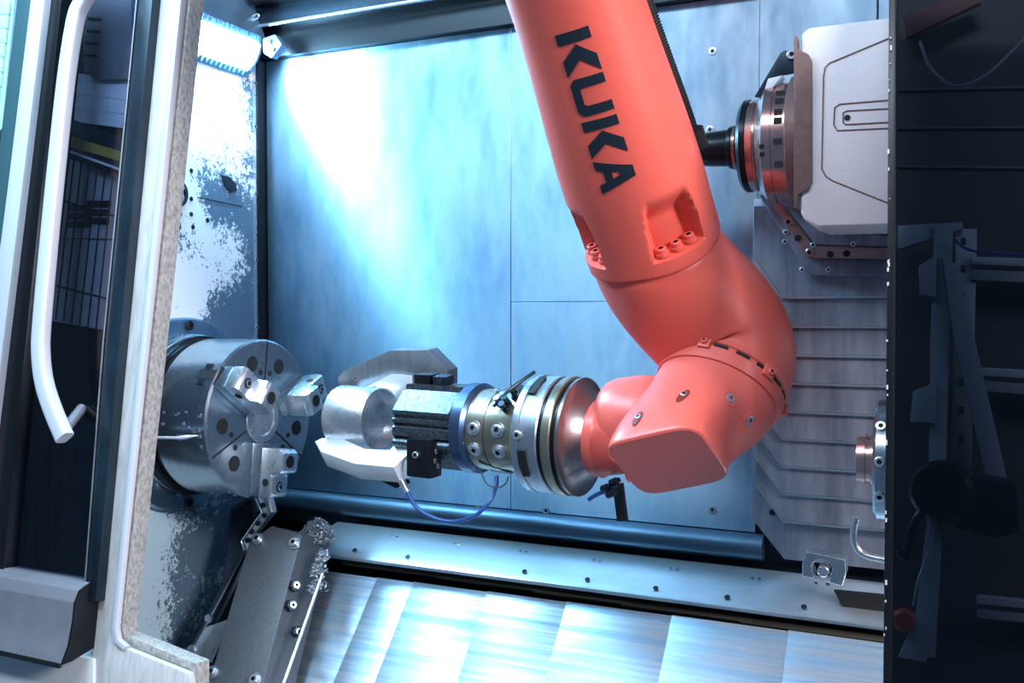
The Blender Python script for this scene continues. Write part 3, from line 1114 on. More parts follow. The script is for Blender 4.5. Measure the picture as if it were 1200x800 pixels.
gb = gl('clamp_ring', 0.236, [(0, 0.05), (0, 0.0775), (0.002, 0.0795), (0.022, 0.0795), (0.024, 0.0775), (0.028, 0.072), (0.028, 0.05)], 'blue_ano')


def sq(r, n, q):
    c_, s_ = math.cos(q), math.sin(q)
    return r * (abs(c_) ** n + abs(s_) ** n) ** (-1 / n)


# gripper body: rounded octagonal section with lengthwise grooves
vs, fs = [], []
GS = 96
prof = [(0.112, 0.062), (0.112, 0.070), (0.115, 0.0735), (0.233, 0.0735), (0.237, 0.0715)]
for t, r in prof:
    for k in range(GS):
        q = 2 * PI * k / GS
        rr = r / max(0.0001, max(abs(math.cos(((q + PI / 8) % (PI / 4)) - PI / 8)), 0.0001))
        dq = math.degrees(q)
        for gdeg in (3, 14, -14, 62, 118):
            d = (dq - ga(gdeg) + 180) % 360 - 180
            if abs(d) < 2.6:
                rr -= 0.0065
        vs.append(axp(t) + g1 * (rr * math.cos(q)) + g2 * (rr * math.sin(q)))
for i in range(len(prof) - 1):
    for k in range(GS):
        k2 = (k + 1) % GS
        fs.append((i * GS + k, i * GS + k2, (i + 1) * GS + k2, (i + 1) * GS + k))
fs.append(tuple(range(GS)))
fs.append(tuple(range((len(prof) - 1) * GS, len(prof) * GS)))
body = finish('gripper_body', vs, fs, 'body_dark', gr, 25)
c = gp(0.142, ga(86), 0.082)
obox('top_block', c, GD * 0.018, gn(176) * 0.016, gn(86) * 0.010, 'black_oxide', gr, 0.0015)
c = gp(0.184, ga(80), 0.084)
tb = obox('cable_clip', c, GD * 0.016, gn(170) * 0.012, gn(80) * 0.009, 'dark_steel', gr, 0.004)
disc('clip_hole', c + gn(0) * 0.0122, gn(0), 0.006, 0.0010, 'hole', tb, 14)
# front jaw carriage
c = V((-0.8193, 1.415, 1.1989))
fc = obox('jaw_carriage', c, GD * 0.026, V((0, 0.020, 0.0)), V((0, 0, 0.034)), 'black_oxide', gr, 0.004)
for p in ((0.010, 0.012), (0.014, -0.004), (0.004, -0.014)):
    bolt(fc, c + GD * (0.026) + V((0, -p[0] + 0.008, p[1])), GD, 0.0045, 'steel', 'button')
bolt(fc, c + V((-0.004, -0.020, 0.006)), NY, 0.006, 'steel', 'cap')
# rear jaw carriage
obox('jaw_carriage', V((-0.8887, 1.545, 1.2851)), GD * 0.022, V((0, 0.018, 0)), V((0, 0, 0.030)), 'black_oxide', gr, 0.004)
# rear jaw: bent plate that reaches over the workpiece
rj = prism('rear_jaw', [(-1.0909, 1.545, 1.3095), (-1.0908, 1.545, 1.3197), (-1.0806, 1.545, 1.3318), (-0.9696, 1.545, 1.3776), (-0.8884, 1.545, 1.379), (-0.8444, 1.545, 1.3413), (-0.8445, 1.545, 1.2964),
                        (-0.8999, 1.545, 1.2684), (-0.9186, 1.545, 1.2807), (-0.9241, 1.545, 1.3278), (-0.9449, 1.545, 1.3322), (-0.9679, 1.545, 1.3315), (-1.0326, 1.545, 1.303), (-1.0747, 1.545, 1.2999)], (0.004, 0.035, 0.004), 'jaw_grey', gr, 0.0015)
for p in ((-1.0501, 1.5445, 1.3209), (-0.9219, 1.5445, 1.3198), (-0.9221, 1.5445, 1.2838)):
    bolt(rj, p, NY, 0.0045, 'steel', 'flat')
prism('jaw_insert', [(-1.0313, 1.54, 1.3017), (-0.9648, 1.54, 1.3319), (-0.9211, 1.54, 1.3299), (-0.9157, 1.54, 1.2714), (-0.9422, 1.54, 1.2539), (-0.9998, 1.54, 1.3077)], (0.002, 0.03, 0.0), 'jaw_white', gr, 0.001)
# front jaw: cradle below the workpiece
JP = (-1.02, 1.425, 1.19)
top = [(-1.0804, 1.4546, 1.2058), (-1.0692, 1.4608, 1.2122), (-1.0165, 1.4549, 1.2142), (-0.9505, 1.4295, 1.2025), (-0.8944, 1.4237, 1.2051), (-0.8856, 1.4531, 1.2296),
       (-0.8652, 1.4549, 1.2336), (-0.8506, 1.4125, 1.2018), (-0.8661, 1.3896, 1.1816), (-0.9558, 1.4017, 1.1797), (-1.0499, 1.4315, 1.1913)]
fj = prism('front_jaw', top, V((0.004, 0.016, -0.030)), 'jaw_white', gr, 0.0012)
prism('jaw_arm', [(-0.8758, 1.408, 1.1812), (-0.8307, 1.408, 1.1947), (-0.8273, 1.408, 1.1756), (-0.8689, 1.408, 1.153)], (0.004, 0.03, 0.0), 'jaw_white', gr, 0.001)
bolt(fj, (-0.8986, 1.405, 1.1861), V((-.1, -.62, .78)), 0.003, 'dark_steel', 'flat')
prism('jaw_foot', [(-0.9173, 1.42, 1.1505), (-0.8658, 1.42, 1.1528), (-0.8623, 1.42, 1.1455), (-0.8799, 1.42, 1.138)], (0, 0.02, 0), 'black_oxide', gr)
# air hose loop
lathe('hose_connector', (-0.8632, 1.41, 1.1561), V((-0.8459, 1.41, 1.1274)) - V((-0.8632, 1.41, 1.1561)), [(0, 0.0065), (0.010, 0.0065), (0.010, 0.0045), (0.016, 0.0045), (0.016, 0.0060), (0.024, 0.0060), (0.024, 0)], 'steel_bright', gr, 12)
tube('blue_hose', [(-0.8528, 1.41, 1.1389), (-0.8292, 1.405, 1.1118), (-0.7941, 1.4, 1.0981), (-0.7559, 1.4, 1.0943), (-0.7135, 1.4, 1.1083), (-0.6896, 1.41, 1.1331), (-0.6881, 1.43, 1.1543), (-0.6912, 1.44, 1.17)], 0.0036, 'hose_blue', gr, 12, 10)
tube('thin_wire', [(-0.7188, 1.43, 1.1828), (-0.7009, 1.42, 1.1608), (-0.6792, 1.415, 1.1561), (-0.6657, 1.42, 1.1621), (-0.6641, 1.43, 1.1736)], 0.0012, 'black', gr, 8, 8)
tube('blue_hose', [(-0.5167, 1.42, 1.1486), (-0.5004, 1.415, 1.1591), (-0.4815, 1.41, 1.1684), (-0.4674, 1.41, 1.1776)], 0.0035, 'hose_blue', gr, 10, 6)
for p in ((-0.4901, 1.41, 1.169), (-0.4759, 1.41, 1.1797), (-0.4815, 1.41, 1.1602)):
    lathe('connector', p, (0.8, -0.3, 0.4), [(0, 0.006), (0.012, 0.006), (0.012, 0.004), (0.018, 0.004), (0.018, 0)], 'dark_steel', gr, 10)

# workpiece
WA = G0 + GD * 0.034
wp = lathe('steel_workpiece', WA, -GD, [(0.030, 0.0), (0.030, 0.054), (0.002, 0.0565), (0.0, 0.0570), (0.0, 0.0595), (0.001, 0.0602), (0.094, 0.0602), (0.097, 0.057), (0.097, 0.0)], 'steel_bright', None, 72)
tag(wp, 'round hollow steel workpiece blank held between the gripper jaws', 'workpiece')

# ------------------------------------------------------------------ milling unit on the right
ml = thing('milling_head', (0.1, 1.6, 1.58), 'white painted milling head with stepped spindle nose', 'milling head')
hx0 = -0.2047
hs_ = [(-0.2047, 1.5, 1.8646), (-0.2023, 1.5, 1.8772), (-0.1923, 1.5, 1.8837), (0.25, 1.5, 1.885), (0.25, 1.5, 1.575), (-0.1769, 1.5, 1.5801), (-0.1946, 1.5, 1.5899), (-0.2023, 1.5, 1.602)]
hou = prism('housing', hs_, (0, 0.25, 0), 'white_paint', ml, 0.008, 3)


def hgroove(pts, closed=False):
    tube('groove', pts, 0.0011, 'gasket', hou, 6, 1)


hgroove([(-0.0738, 1.4995, 1.855), (-0.162, 1.4995, 1.8262), (-0.1681, 1.4995, 1.8204), (-0.1704, 1.4995, 1.8066), (-0.1715, 1.4995, 1.6678), (-0.1652, 1.4995, 1.6558), (-0.1553, 1.4995, 1.6488), (-0.071, 1.4995, 1.6087)])
hgroove([(-0.0728, 1.4995, 1.7628), (-0.1467, 1.4995, 1.7633), (-0.1539, 1.4995, 1.7589), (-0.1549, 1.4995, 1.7334), (-0.1499, 1.4995, 1.724), (-0.0723, 1.4995, 1.7215)])
hgroove([(-0.0726, 1.4995, 1.7503), (-0.1368, 1.4995, 1.7523), (-0.1417, 1.4995, 1.7501), (-0.1415, 1.4995, 1.7348), (-0.1378, 1.4995, 1.732), (-0.0724, 1.4995, 1.7303)])
disc('sight_hole', (-0.1356, 1.5, 1.7421), NY, 0.0045, 0.001, 'hole', hou, 14)
gk = prism('gasket_plate', [(-0.2138, 1.52, 1.8709), (-0.2087, 1.52, 1.8716), (-0.2085, 1.52, 1.8519), (-0.1919, 1.52, 1.8422), (-0.1867, 1.52, 1.8312), (-0.185, 1.52, 1.6505), (-0.19, 1.52, 1.6376), (-0.2052, 1.52, 1.6305), (-0.2063, 1.52, 1.6094), (-0.2114, 1.52, 1.6096)], (0, -0.026, 0), 'gasket', ml, 0.0015)
NXc = (-0.2686, 1.6, 1.7272)
sp0 = V((NXc[0], 1.60, NXc[2]))
NX_ = V((-1, 0, 0))


def spx(px):
    return {872: -0.3073, 880: -0.2966, 893: -0.2795, 905: -0.2636, 918: -0.2464, 932: -0.2277, 940: -0.205}[px]


def sl(name, x0, prof, m, seg=56):
    return lathe(name, (x0, 1.60, sp0.z), NX_, prof, m, ml, seg)


sl('spindle_base', -0.19, [(0, 0.106), (0.036, 0.106), (0.038, 0.102), (0.042, 0.085), (0.042, 0.05)], 'gasket')
sn1 = sl('spindle_nose', -0.228, [(0, 0.05), (0, 0.098), (0.020, 0.098), (0.0205, 0.095), (0.022, 0.095), (0.0225, 0.098), (0.036, 0.098), (0.048, 0.080), (0.052, 0.075), (0.0525, 0.072), (0.055, 0.072), (0.0555, 0.075), (0.066, 0.074), (0.067, 0.05)], 'spindle_arm_tint')
sl('nose_rim', -0.295, [(0, 0.05), (0, 0.076), (0.008, 0.076), (0.014, 0.070), (0.014, 0.03)], 'black_oxide')
for z in (0.052, 0.020, 0.034, -0.012, -0.046, 0.066):
    y = 1.60 - math.sqrt(max(0, 0.098 ** 2 - z ** 2))
    obox('key_slot', (-0.238, y, sp0.z + z), (0.006, 0, 0), (0, 0.0025, 0), (0, 0, 0.0045), 'hole', sn1)
for z in (-0.018, -0.030):
    y = 1.60 - math.sqrt(0.098 ** 2 - z ** 2)
    disc('pin_hole', (-0.262, y, sp0.z + z), (0, -1, z * 8), 0.0042, 0.001, 'hole', sn1, 12)
nb = prism('nose_bracket', [(-0.2843, 1.56, 1.8005), (-0.2444, 1.56, 1.866), (-0.2378, 1.56, 1.8693), (-0.2206, 1.56, 1.8686), (-0.2203, 1.56, 1.8335), (-0.2468, 1.56, 1.8309), (-0.2666, 1.56, 1.8002)], (0, 0.012, 0), 'dark_steel', ml, 0.002)
bolt(nb, (-0.2256, 1.559, 1.8609), NY, 0.008, 'steel', 'button')
prism('white_wedge', [(-0.2668, 1.545, 1.8025), (-0.2603, 1.545, 1.8235), (-0.2378, 1.545, 1.8265), (-0.2535, 1.545, 1.8079)], (0, 0.03, 0), 'white_paint', ml, 0.001)
tl = thing('tool_holder', (-0.38, 1.60, sp0.z - 0.03), 'black tapered tool holder in the milling spindle', 'tool holder')
lathe('taper', (-0.309, 1.60, sp0.z), NX_, [(0, 0.025), (0, 0.036), (0.010, 0.036), (0.011, 0.032), (0.015, 0.032), (0.016, 0.036), (0.022, 0.035), (0.024, 0.031), (0.055, 0.029), (0.090, 0.024), (0.15, 0.019), (0.15, 0.010), (0.151, 0)], 'black_oxide', tl, 36)
lathe('grip_collar', (-0.318, 1.60, sp0.z), NX_, [(0, 0.030), (0, 0.0375), (0.005, 0.0375), (0.005, 0.03)], 'spindle_arm_tint', tl, 36)

# stacked sliding covers below the milling head
cv = thing('sliding_cover', (-0.05, 1.72, 1.0), 'stack of stained grey steel sliding cover plates on the right', 'cover')
# bottom edges of the plates, from the top plate to the lowest
zb = [1.478, 1.4265, 1.3755, 1.325, 1.2735, 1.2235, 1.172, 1.1215, 1.070]
xl, xc_ = -0.312, -0.262
z_prev = None
for i, z in enumerate(zb):
    yy = 1.712 + 0.0055 * i
    hgt = 0.17 if i == 0 else 0.075
    off = 0.064
    if i == 0:
        pts = [(xl, yy, 1.640), (xl, yy, z + off + 0.010), (xc_, yy, z), (0.30, yy, z), (0.30, yy, 1.640)]
    else:
        pts = [(xl, yy, z + off + hgt), (xl, yy, z + off), (xc_, yy, z), (0.30, yy, z), (0.30, yy, z + hgt + 0.05)]
    prism('plate', pts, (0, 0.004, 0), 'cover', cv, 0.0008, 1)
    # turned wiper edge
    prism('wiper_edge', [(xc_, yy, z), (xl, yy, z + off + (0.010 if i == 0 else 0)), (xl, yy, z + off - 0.004), (xc_, yy, z - 0.0035), (0.30, yy, z - 0.0035), (0.30, yy, z)], (0, -0.0022, 0), 'steel', cv)
prism('end_frame', [(xl - 0.010, 1.772, 1.66), (xl - 0.010, 1.772, 1.066), (-0.262, 1.772, 0.995), (0.30, 1.772, 0.995), (0.30, 1.772, 1.09), (-0.24, 1.772, 1.09), (xl + 0.012, 1.772, 1.12), (xl + 0.012, 1.772, 1.66)], (0, 0.018, 0), 'cover', cv, 0.001)
for p in ((-0.2944, 1.771, 1.2067), (-0.294, 1.771, 1.1623), (-0.2968, 1.771, 1.1191), (-0.2841, 1.771, 1.0804)):
    bolt(cv, p, NY, 0.006, 'dark_steel', 'flat')
# reddish V-shaped wiper frame above the covers
wf = thing('wiper_frame', (-0.1, 1.66, 1.52), 'reddish bolted wiper frame under the white milling head', 'frame')
prism('backing', [(-0.2992, 1.69, 1.6573), (-0.2874, 1.69, 1.6567), (-0.2031, 1.69, 1.5469), (-0.0346, 1.69, 1.5357), (-0.0342, 1.69, 1.5062), (-0.2141, 1.69, 1.5149)], (0, 0.02, 0), 'cover', wf, 0.001)
prism('bar', [(-0.2753, 1.67, 1.642), (-0.2551, 1.67, 1.6381), (-0.2037, 1.67, 1.5647), (-0.0344, 1.67, 1.5541), (-0.0342, 1.67, 1.5361), (-0.2118, 1.67, 1.5432)], (0, 0.018, 0), 'copper_steel', wf, 0.0015)
prism('upper_plate', [(-0.2536, 1.66, 1.637), (-0.228, 1.66, 1.6184), (-0.1931, 1.66, 1.5939), (-0.0343, 1.66, 1.5659), (-0.0342, 1.66, 1.5549), (-0.1997, 1.66, 1.5654)], (0, 0.02, 0), 'cover', wf, 0.001)
for px in ((-0.2448, 1.6695, 1.6054), (-0.2091, 1.6695, 1.5518)):
    bolt(wf, px, NY, 0.0075, 'copper_steel', 'button')
for px in ((-0.2289, 1.6695, 1.5771), (-0.1758, 1.6695, 1.548), (-0.1499, 1.6695, 1.5488)):
    disc('hole', px, NY, 0.0058, 0.0008, 'hole', wf, 14)
for px in ((-0.1804, 1.6895, 1.523), (-0.2241, 1.6895, 1.5239), (-0.2519, 1.6895, 1.5897), (-0.2532, 1.6895, 1.5734), (-0.2023, 1.659, 1.564), (-0.1383, 1.659, 1.5635)):
    bolt(wf, px, NY, 0.0048, 'steel', 'button')
# spindle on the right behind the door edge
ss_ = thing('counter_spindle', (-0.0737, 1.5, 1.2325), 'steel spindle flange half hidden behind the right door edge', 'spindle')
a0 = (-0.1095, 1.5, 1.2302)
zc0 = a0[2]
lathe('nose', (a0[0] + 0.020, 1.5, zc0), NX_, [(0, 0.03), (0, 0.040), (0.006, 0.040), (0.007, 0.036), (0.013, 0.036), (0.014, 0.038), (0.026, 0.036), (0.027, 0.02), (0.027, 0)], 'spindle_arm_tint', ss_, 40)
lathe('flange', (a0[0] + 0.020, 1.5, zc0), (1, 0, 0), [(0, 0.03), (0, 0.088), (0.004, 0.092), (0.020, 0.092), (0.022, 0.088), (0.022, 0.075), (0.12, 0.075)], 'machined', ss_, 56)
for dz in (0.058, 0.010, -0.040):
    bolt(ss_, (a0[0] + 0.030, 1.5 - math.sqrt(0.092 ** 2 - dz * dz), zc0 + dz), (0, -1, dz * 10), 0.0075, 'steel_bright', 'button')
cp_ = tag(tube('bent_pipe', [(-0.1264, 1.62, 1.1154), (-0.1301, 1.62, 1.087), (-0.1246, 1.62, 1.065), (-0.1088, 1.62, 1.0541), (-0.0713, 1.62, 1.0499)], 0.0058, 'steel_bright', None, 14, 8), 'bright bent coolant pipe above the ledge', 'pipe')
cb = thing('clamp_block', (-0.1803, 1.66, 0.9944), 'small steel clamp block with a round notch on the ledge', 'clamp')
arc = [(963 + 12 * math.cos(math.radians(a)), 666 - 11 * math.sin(math.radians(a))) for a in range(-30, 211, 20)]
ob = V((-0.1827, 1.655, 1.0159))
pxm = 1 / 690.0
outl = [(-22, 14), (-22, -4), (-17, -18), (25, -14), (27, 2), (22, 18), (8, 16)] 
notch = [(11.5 * math.cos(math.radians(a)), -10.5 * math.sin(math.radians(a))) for a in range(-40, 221, 20)]
pts = [(-22, 12), (-22, -4), (-17, -18), (26, -13), (27, 3), (23, 18), (9, 16)] + notch + [(-9, 13)]
prism('block', [ob + V((x * pxm, 0, -y * pxm)) for x, y in pts], (0, 0.035, 0), 'steel', cb, 0.0012, 1)
for x in (-6, 7):
    bolt(cb, ob + V((x * pxm, -0.001, -17 * pxm)), NY, 0.004, 'steel_bright', 'button')
lathe('pin', ob + V((0.002, 0.008, -0.006)), NY, [(-0.02, 0.010), (0.004, 0.010), (0.006, 0.008), (0.006, 0)], 'steel_bright', cb, 16)

# ------------------------------------------------------------------ guard box, scraper and chips at lower left
gd = thing('guard_box', (-1.1802, 1.45, 0.7276), 'tilted grey sheet metal guard box below the chuck', 'guard')
PLg = (-1.2, 1.5, 1.0)
face = [(-1.3077, 1.5339, 0.9742), (-1.2702, 1.5592, 1.0047), (-1.19, 1.557, 0.9952), (-1.142, 1.3543, 0.7209), (-1.2566, 1.3369, 0.7072)]
prism('box', face, V((0.010, 0.085, -0.030)), 'guard_grey', gd, 0.003)
gn_ = V((.05, -.80, .60)).normalized()
for p in ((-1.287, 1.5387, 0.9788), (-1.1971, 1.5437, 0.9781), (-1.2629, 1.3763, 0.7603), (-1.1648, 1.3819, 0.7597)):
    lathe('washer', p, gn_, [(0, 0.013), (0.004, 0.013), (0.004, 0)], 'steel', gd, 16)
    bolt(gd, V(p) + gn_ * 0.004, gn_, 0.009, 'steel_bright', 'cap')
side = V((0.72, -0.55, 0.30)).normalized()
for p in ((-1.166, 1.5, 0.9075), (-1.1591, 1.48, 0.8747), (-1.1296, 1.46, 0.8326)):
    lathe('lug', p, side, [(-0.01, 0.012), (0.006, 0.012), (0.008, 0.010), (0.014, 0.010), (0.014, 0)], 'dark_steel', gd, 6)
    bolt(gd, V(p) + side * 0.013, side, 0.007, 'steel', 'cap')
tube('edge_rod', [(-1.1125, 1.52, 0.9326), (-1.0996, 1.37, 0.751)], 0.0035, 'steel_bright', gd, 10, 1)
sb = thing('scraper_bracket', (-1.3215, 1.55, 0.9584), 'zigzag bolted scraper strip beside the grey guard', 'bracket')
zz = [(300, 583), (309, 600), (286, 634), (291, 646)]
prism('strip', [(-1.313, 1.56, 1.062), (-1.2953, 1.56, 1.031), (-1.3506, 1.56, 0.964), (-1.3393, 1.56, 0.9396), (-1.3255, 1.56, 0.9484), (-1.3299, 1.56, 0.9661), (-1.2706, 1.56, 1.0332), (-1.2815, 1.56, 1.0646)], (0.006, 0.012, 0), 'steel', sb, 0.001)
for p in ((-1.292, 1.559, 1.0459), (-1.2878, 1.559, 1.0247), (-1.3059, 1.559, 1.0068), (-1.322, 1.559, 0.9871), (-1.3336, 1.559, 0.9678)):
    bolt(sb, p, NY, 0.0055, 'dark_steel', 'button')
tube('seal_edge', [(-1.3113, 1.558, 1.0625), (-1.2936, 1.558, 1.0316), (-1.3488, 1.558, 0.9646), (-1.3376, 1.558, 0.9403)], 0.0022, 'steel_bright', sb, 8, 1)
tube('guide_rod', [(-1.335, 1.555, 0.9449), (-1.3452, 1.4, 0.7727)], 0.0045, 'dark_steel', sb, 10, 1)
for p in ((-1.338, 1.45, 0.8337), (-1.3458, 1.41, 0.783)):
    lathe('rod_end', p, NY, [(0, 0.009), (0.006, 0.009), (0.006, 0)], 'steel', sb, 12)
# dark guard plates under the wall, between wall and grey box
gp2 = thing('under_plate', (-1.3483, 1.47, 0.7629), 'dark folded steel plate between side wall and grey guard', 'plate')
prism('fold', [(-1.3537, 1.6, 1.0477), (-1.3202, 1.57, 0.9539), (-1.3423, 1.42, 0.7544), (-1.3645, 1.42, 0.7596), (-1.3468, 1.5, 0.8782), (-1.4106, 1.6, 1.0129)], (-0.03, 0.03, 0), 'dark_steel', gp2, 0.001)
prism('lower_sheet', [(-1.2938, 1.44, 0.8359), (-1.272, 1.44, 0.8457), (-1.2887, 1.4, 0.768), (-1.3452, 1.4, 0.7727), (-1.3331, 1.43, 0.8214)], (0, 0.01, 0), 'steel', gp2, 0.001)


def chips(name, spots, n, label, group=None):
    """curled swarf: many tiny bent strips heaped up, one mesh"""
    vs, fs = [], []
    for _ in range(n):
        c0, rx, ry, rz = spots[rnd.randrange(len(spots))]
        u, v = rnd.random() * 2 * PI, rnd.random() ** 0.5
        h = rnd.random()
        p = V(c0) + V((rx * v * math.cos(u), ry * v * math.sin(u), rz * h * (1 - v * v * .8)))
        R_ = Matrix.Rotation(rnd.random() * 6.3, 3, 'Z') @ Matrix.Rotation(rnd.random() * 6.3, 3, 'X') @ Matrix.Rotation(rnd.random() * 6.3, 3, 'Y')
        rr = rnd.uniform(0.002, 0.0045)
        w = rnd.uniform(0.0008, 0.0018)
        a0 = rnd.random() * 6
        i0 = len(vs)
        for k in range(5):
            a = a0 + k * 0.75
            for s in (-1, 1):
                vs.append(p + R_ @ V((rr * math.cos(a), rr * math.sin(a), w * s + 0.0012 * k)))
        for k in range(4):
            fs.append((i0 + 2 * k, i0 + 2 * k + 1, i0 + 2 * k + 3, i0 + 2 * k + 2))
    o = finish(name, vs, fs, 'chip', None)
    return tag(o, label, 'chips', None, 'stuff')


chips('metal_chips', [((-1.1983, 1.62, 0.9699), 0.040, 0.030, 0.045)], 1500, 'heap of curled metal chips at the end of the ledge')
chips('metal_chips', [((-1.1281, 1.53, 0.9282), 0.016, 0.02, 0.03), ((-1.1214, 1.515, 0.8987), 0.018, 0.02, 0.03), ((-1.1342, 1.55, 0.9519), 0.012, 0.02, 0.02)], 260, 'metal chips caught on the side of the grey guard box')

# ------------------------------------------------------------------ left door: frame, glass, handle, chute
DN = V((0, 1, -0.145)).normalized()           # into the machine, square to the door plane
d1_ = thing('door_1', (-1.3221, 1.1513, 0.8419), 'slanted left machine door with smoked glass and white bow handle', None, None, 'structure')
strip('white_frame', [(-1.3379, 1.3273, 2.1248), (-1.3257, 1.1602, 0.9725), (-1.3184, 1.1429, 0.8528), (-1.2975, 1.1282, 0.7516), (-1.0634, 1.1285, 0.7539)],
      [(-1.2616, 1.3254, 2.1119), (-1.2733, 1.1519, 0.9154), (-1.2642, 1.1487, 0.8929), (-1.2456, 1.1476, 0.8858), (-1.1028, 1.1454, 0.8704)][:4] + [(-1.1023, 1.1448, 0.8665)], DN * 0.014, 'frame_white', d1_, 0.003)
strip('rubber_seal', [(-1.2833, 1.3418, 2.1211), (-1.2888, 1.166, 0.9089), (-1.28, 1.1631, 0.8889), (-1.1144, 1.1594, 0.8636), (-1.1072, 1.1511, 0.8059)],
      [(-1.256, 1.3411, 2.1165), (-1.2712, 1.1663, 0.9113), (-1.2658, 1.1648, 0.9007), (-1.1052, 1.1614, 0.8771), (-1.0966, 1.1513, 0.8077)], DN * 0.035, 'frame_rubber', d1_, 0.002)
strip('inner_bead', [(-1.27, 1.3214, 2.1119), (-1.275, 1.1481, 0.9164), (-1.2657, 1.1446, 0.8925), (-1.2447, 1.1432, 0.8831)],
      [(-1.2596, 1.3212, 2.1101), (-1.2653, 1.1483, 0.9177), (-1.2587, 1.1456, 0.8991), (-1.24, 1.1443, 0.8907)], DN * 0.01, 'handle_white', d1_, 0.001)
strip('dark_stile', [(-1.3547, 1.3066, 2.1203), (-1.3463, 1.202, 1.3989), (-1.3288, 1.1378, 0.9561)], [(-1.314, 1.3056, 2.1134), (-1.3074, 1.2021, 1.3994), (-1.3011, 1.1383, 0.9595)], DN * 0.03, 'navy_frame', d1_, 0.002)
tube('stile_edge', [(-1.3503, 1.3044, 2.1188), (-1.3441, 1.2, 1.3989), (-1.3277, 1.139, 0.9779)], 0.0016, 'steel', d1_, 8, 1)
pane = strip('pane', [(-1.6043, 1.3233, 2.166), (-1.5843, 1.2115, 1.3955), (-1.5829, 1.1428, 0.9216)], [(-1.3594, 1.3173, 2.1247), (-1.3512, 1.212, 1.3985), (-1.3338, 1.1473, 0.9527)], DN * 0.006, 'smoked_glass', d1_)
strip('black_stile', [(-1.6139, 1.3077, 2.1621), (-1.5996, 1.1966, 1.3957), (-1.6138, 1.1246, 0.8992)], [(-1.5462, 1.306, 2.1507), (-1.5374, 1.1967, 1.3965), (-1.528, 1.1294, 0.9326)], DN * 0.03, 'black_oxide', d1_, 0.002)
strip('white_stile', [(-1.6108, 1.2918, 2.1561), (-1.6152, 1.2284, 1.7188), (-1.6263, 1.1275, 1.0227)], [(-1.5721, 1.2909, 2.1495), (-1.5749, 1.228, 1.7162), (-1.5829, 1.1281, 1.0271)], DN * 0.04, 'handle_white', d1_, 0.003)
strip('teal_stile', [(-1.6572, 1.2982, 2.1657), (-1.6583, 1.2339, 1.7222), (-1.6682, 1.1317, 1.0173)], [(-1.6151, 1.2972, 2.1586), (-1.6196, 1.2336, 1.7197), (-1.6308, 1.1323, 1.0211)], DN * 0.03, 'teal_frame', d1_, 0.002)
strip('pale_edge', [(-1.7645, 1.3061, 2.1856), (-1.7452, 1.2398, 1.7285)], [(-1.6768, 1.304, 2.1708), (-1.6649, 1.2513, 1.8073), (-1.6701, 1.2391, 1.7237)][:2], DN * 0.02, 'cyan_tile', d1_, 0.002)
for k in range(7):
    y = 12 + 22 * k
    prism('pale_tile', [(-1.7419, 1.2838, 2.0733), (-1.6782, 1.2825, 2.0641), (-1.676, 1.2784, 2.0361), (-1.7395, 1.2797, 2.0448)] if k == 0 else
          [V((-1.7419, 1.2838, 2.0733)) + V((0, -0.0042 * k, -0.029 * k)), V((-1.6782, 1.2825, 2.0641)) + V((-0.0001 * k, -0.0042 * k, -0.029 * k)),
           V((-1.676, 1.2784, 2.0361)) + V((-0.0001 * k, -0.0042 * k, -0.029 * k)), V((-1.7395, 1.2797, 2.0448)) + V((0, -0.0042 * k, -0.029 * k))], DN * 0.004, 'cyan_tile', d1_, 0.001)
hpts = [(-1.3943, 1.2461, 2.0477), (-1.4172, 1.2434, 2.0288), (-1.4336, 1.2405, 2.0087), (-1.4442, 1.236, 1.9781), (-1.4506, 1.2213, 1.8768), (-1.4504, 1.1985, 1.7196), (-1.448, 1.1762, 1.5653), (-1.4437, 1.1564, 1.429), (-1.4375, 1.1488, 1.3767), (-1.4213, 1.1418, 1.3282), (-1.3931, 1.1352, 1.2824), (-1.357, 1.1285, 1.2365)]
hnd = tube('handle', hpts, 0.012, 'handle_white', d1_, 20, 8, flat=(0.0150, 0.0115, (0, 1, -0.145)))
tube('handle_mount', [(-1.3685, 1.1348, 1.2454), (-1.3927, 1.1948, 1.2799)], 0.009, 'grey_sheet', d1_, 10, 1)
tube('handle_mount', [(-1.4042, 1.2511, 2.0477), (-1.4502, 1.3122, 2.0896)], 0.009, 'grey_sheet', d1_, 10, 1)
structure(d1_)

# robot cell mirrored in the left pane, its reflection built as objects behind it
dback = structure(strip('wall_door_back', [(-1.8035, 1.4841, 2.3095), (-1.7842, 1.2603, 0.7659)], [(-1.3995, 1.4735, 2.2366), (-1.4219, 1.2678, 0.8182)], DN * 0.01, 'black'), 'black backing added for the reflection in the left door glass')
ob1 = thing('mirrored_panel', (-1.5591, 1.3988, 1.9282), 'grey textured panel mirrored at the top of the left door glass', 'panel')
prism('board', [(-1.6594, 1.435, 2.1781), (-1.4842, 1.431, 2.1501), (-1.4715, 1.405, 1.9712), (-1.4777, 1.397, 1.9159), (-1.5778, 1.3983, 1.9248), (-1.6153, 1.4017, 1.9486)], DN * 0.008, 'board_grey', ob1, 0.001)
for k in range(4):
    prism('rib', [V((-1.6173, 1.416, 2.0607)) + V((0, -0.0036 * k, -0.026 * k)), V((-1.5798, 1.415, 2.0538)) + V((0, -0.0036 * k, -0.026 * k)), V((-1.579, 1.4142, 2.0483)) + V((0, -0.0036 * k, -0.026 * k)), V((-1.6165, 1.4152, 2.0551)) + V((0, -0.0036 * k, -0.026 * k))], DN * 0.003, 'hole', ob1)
ob2 = thing('mirrored_ceiling', (-1.5469, 1.3858, 1.8045), 'pale ceiling between the grey panel and striped beam mirrored in the left glass', 'sheet')
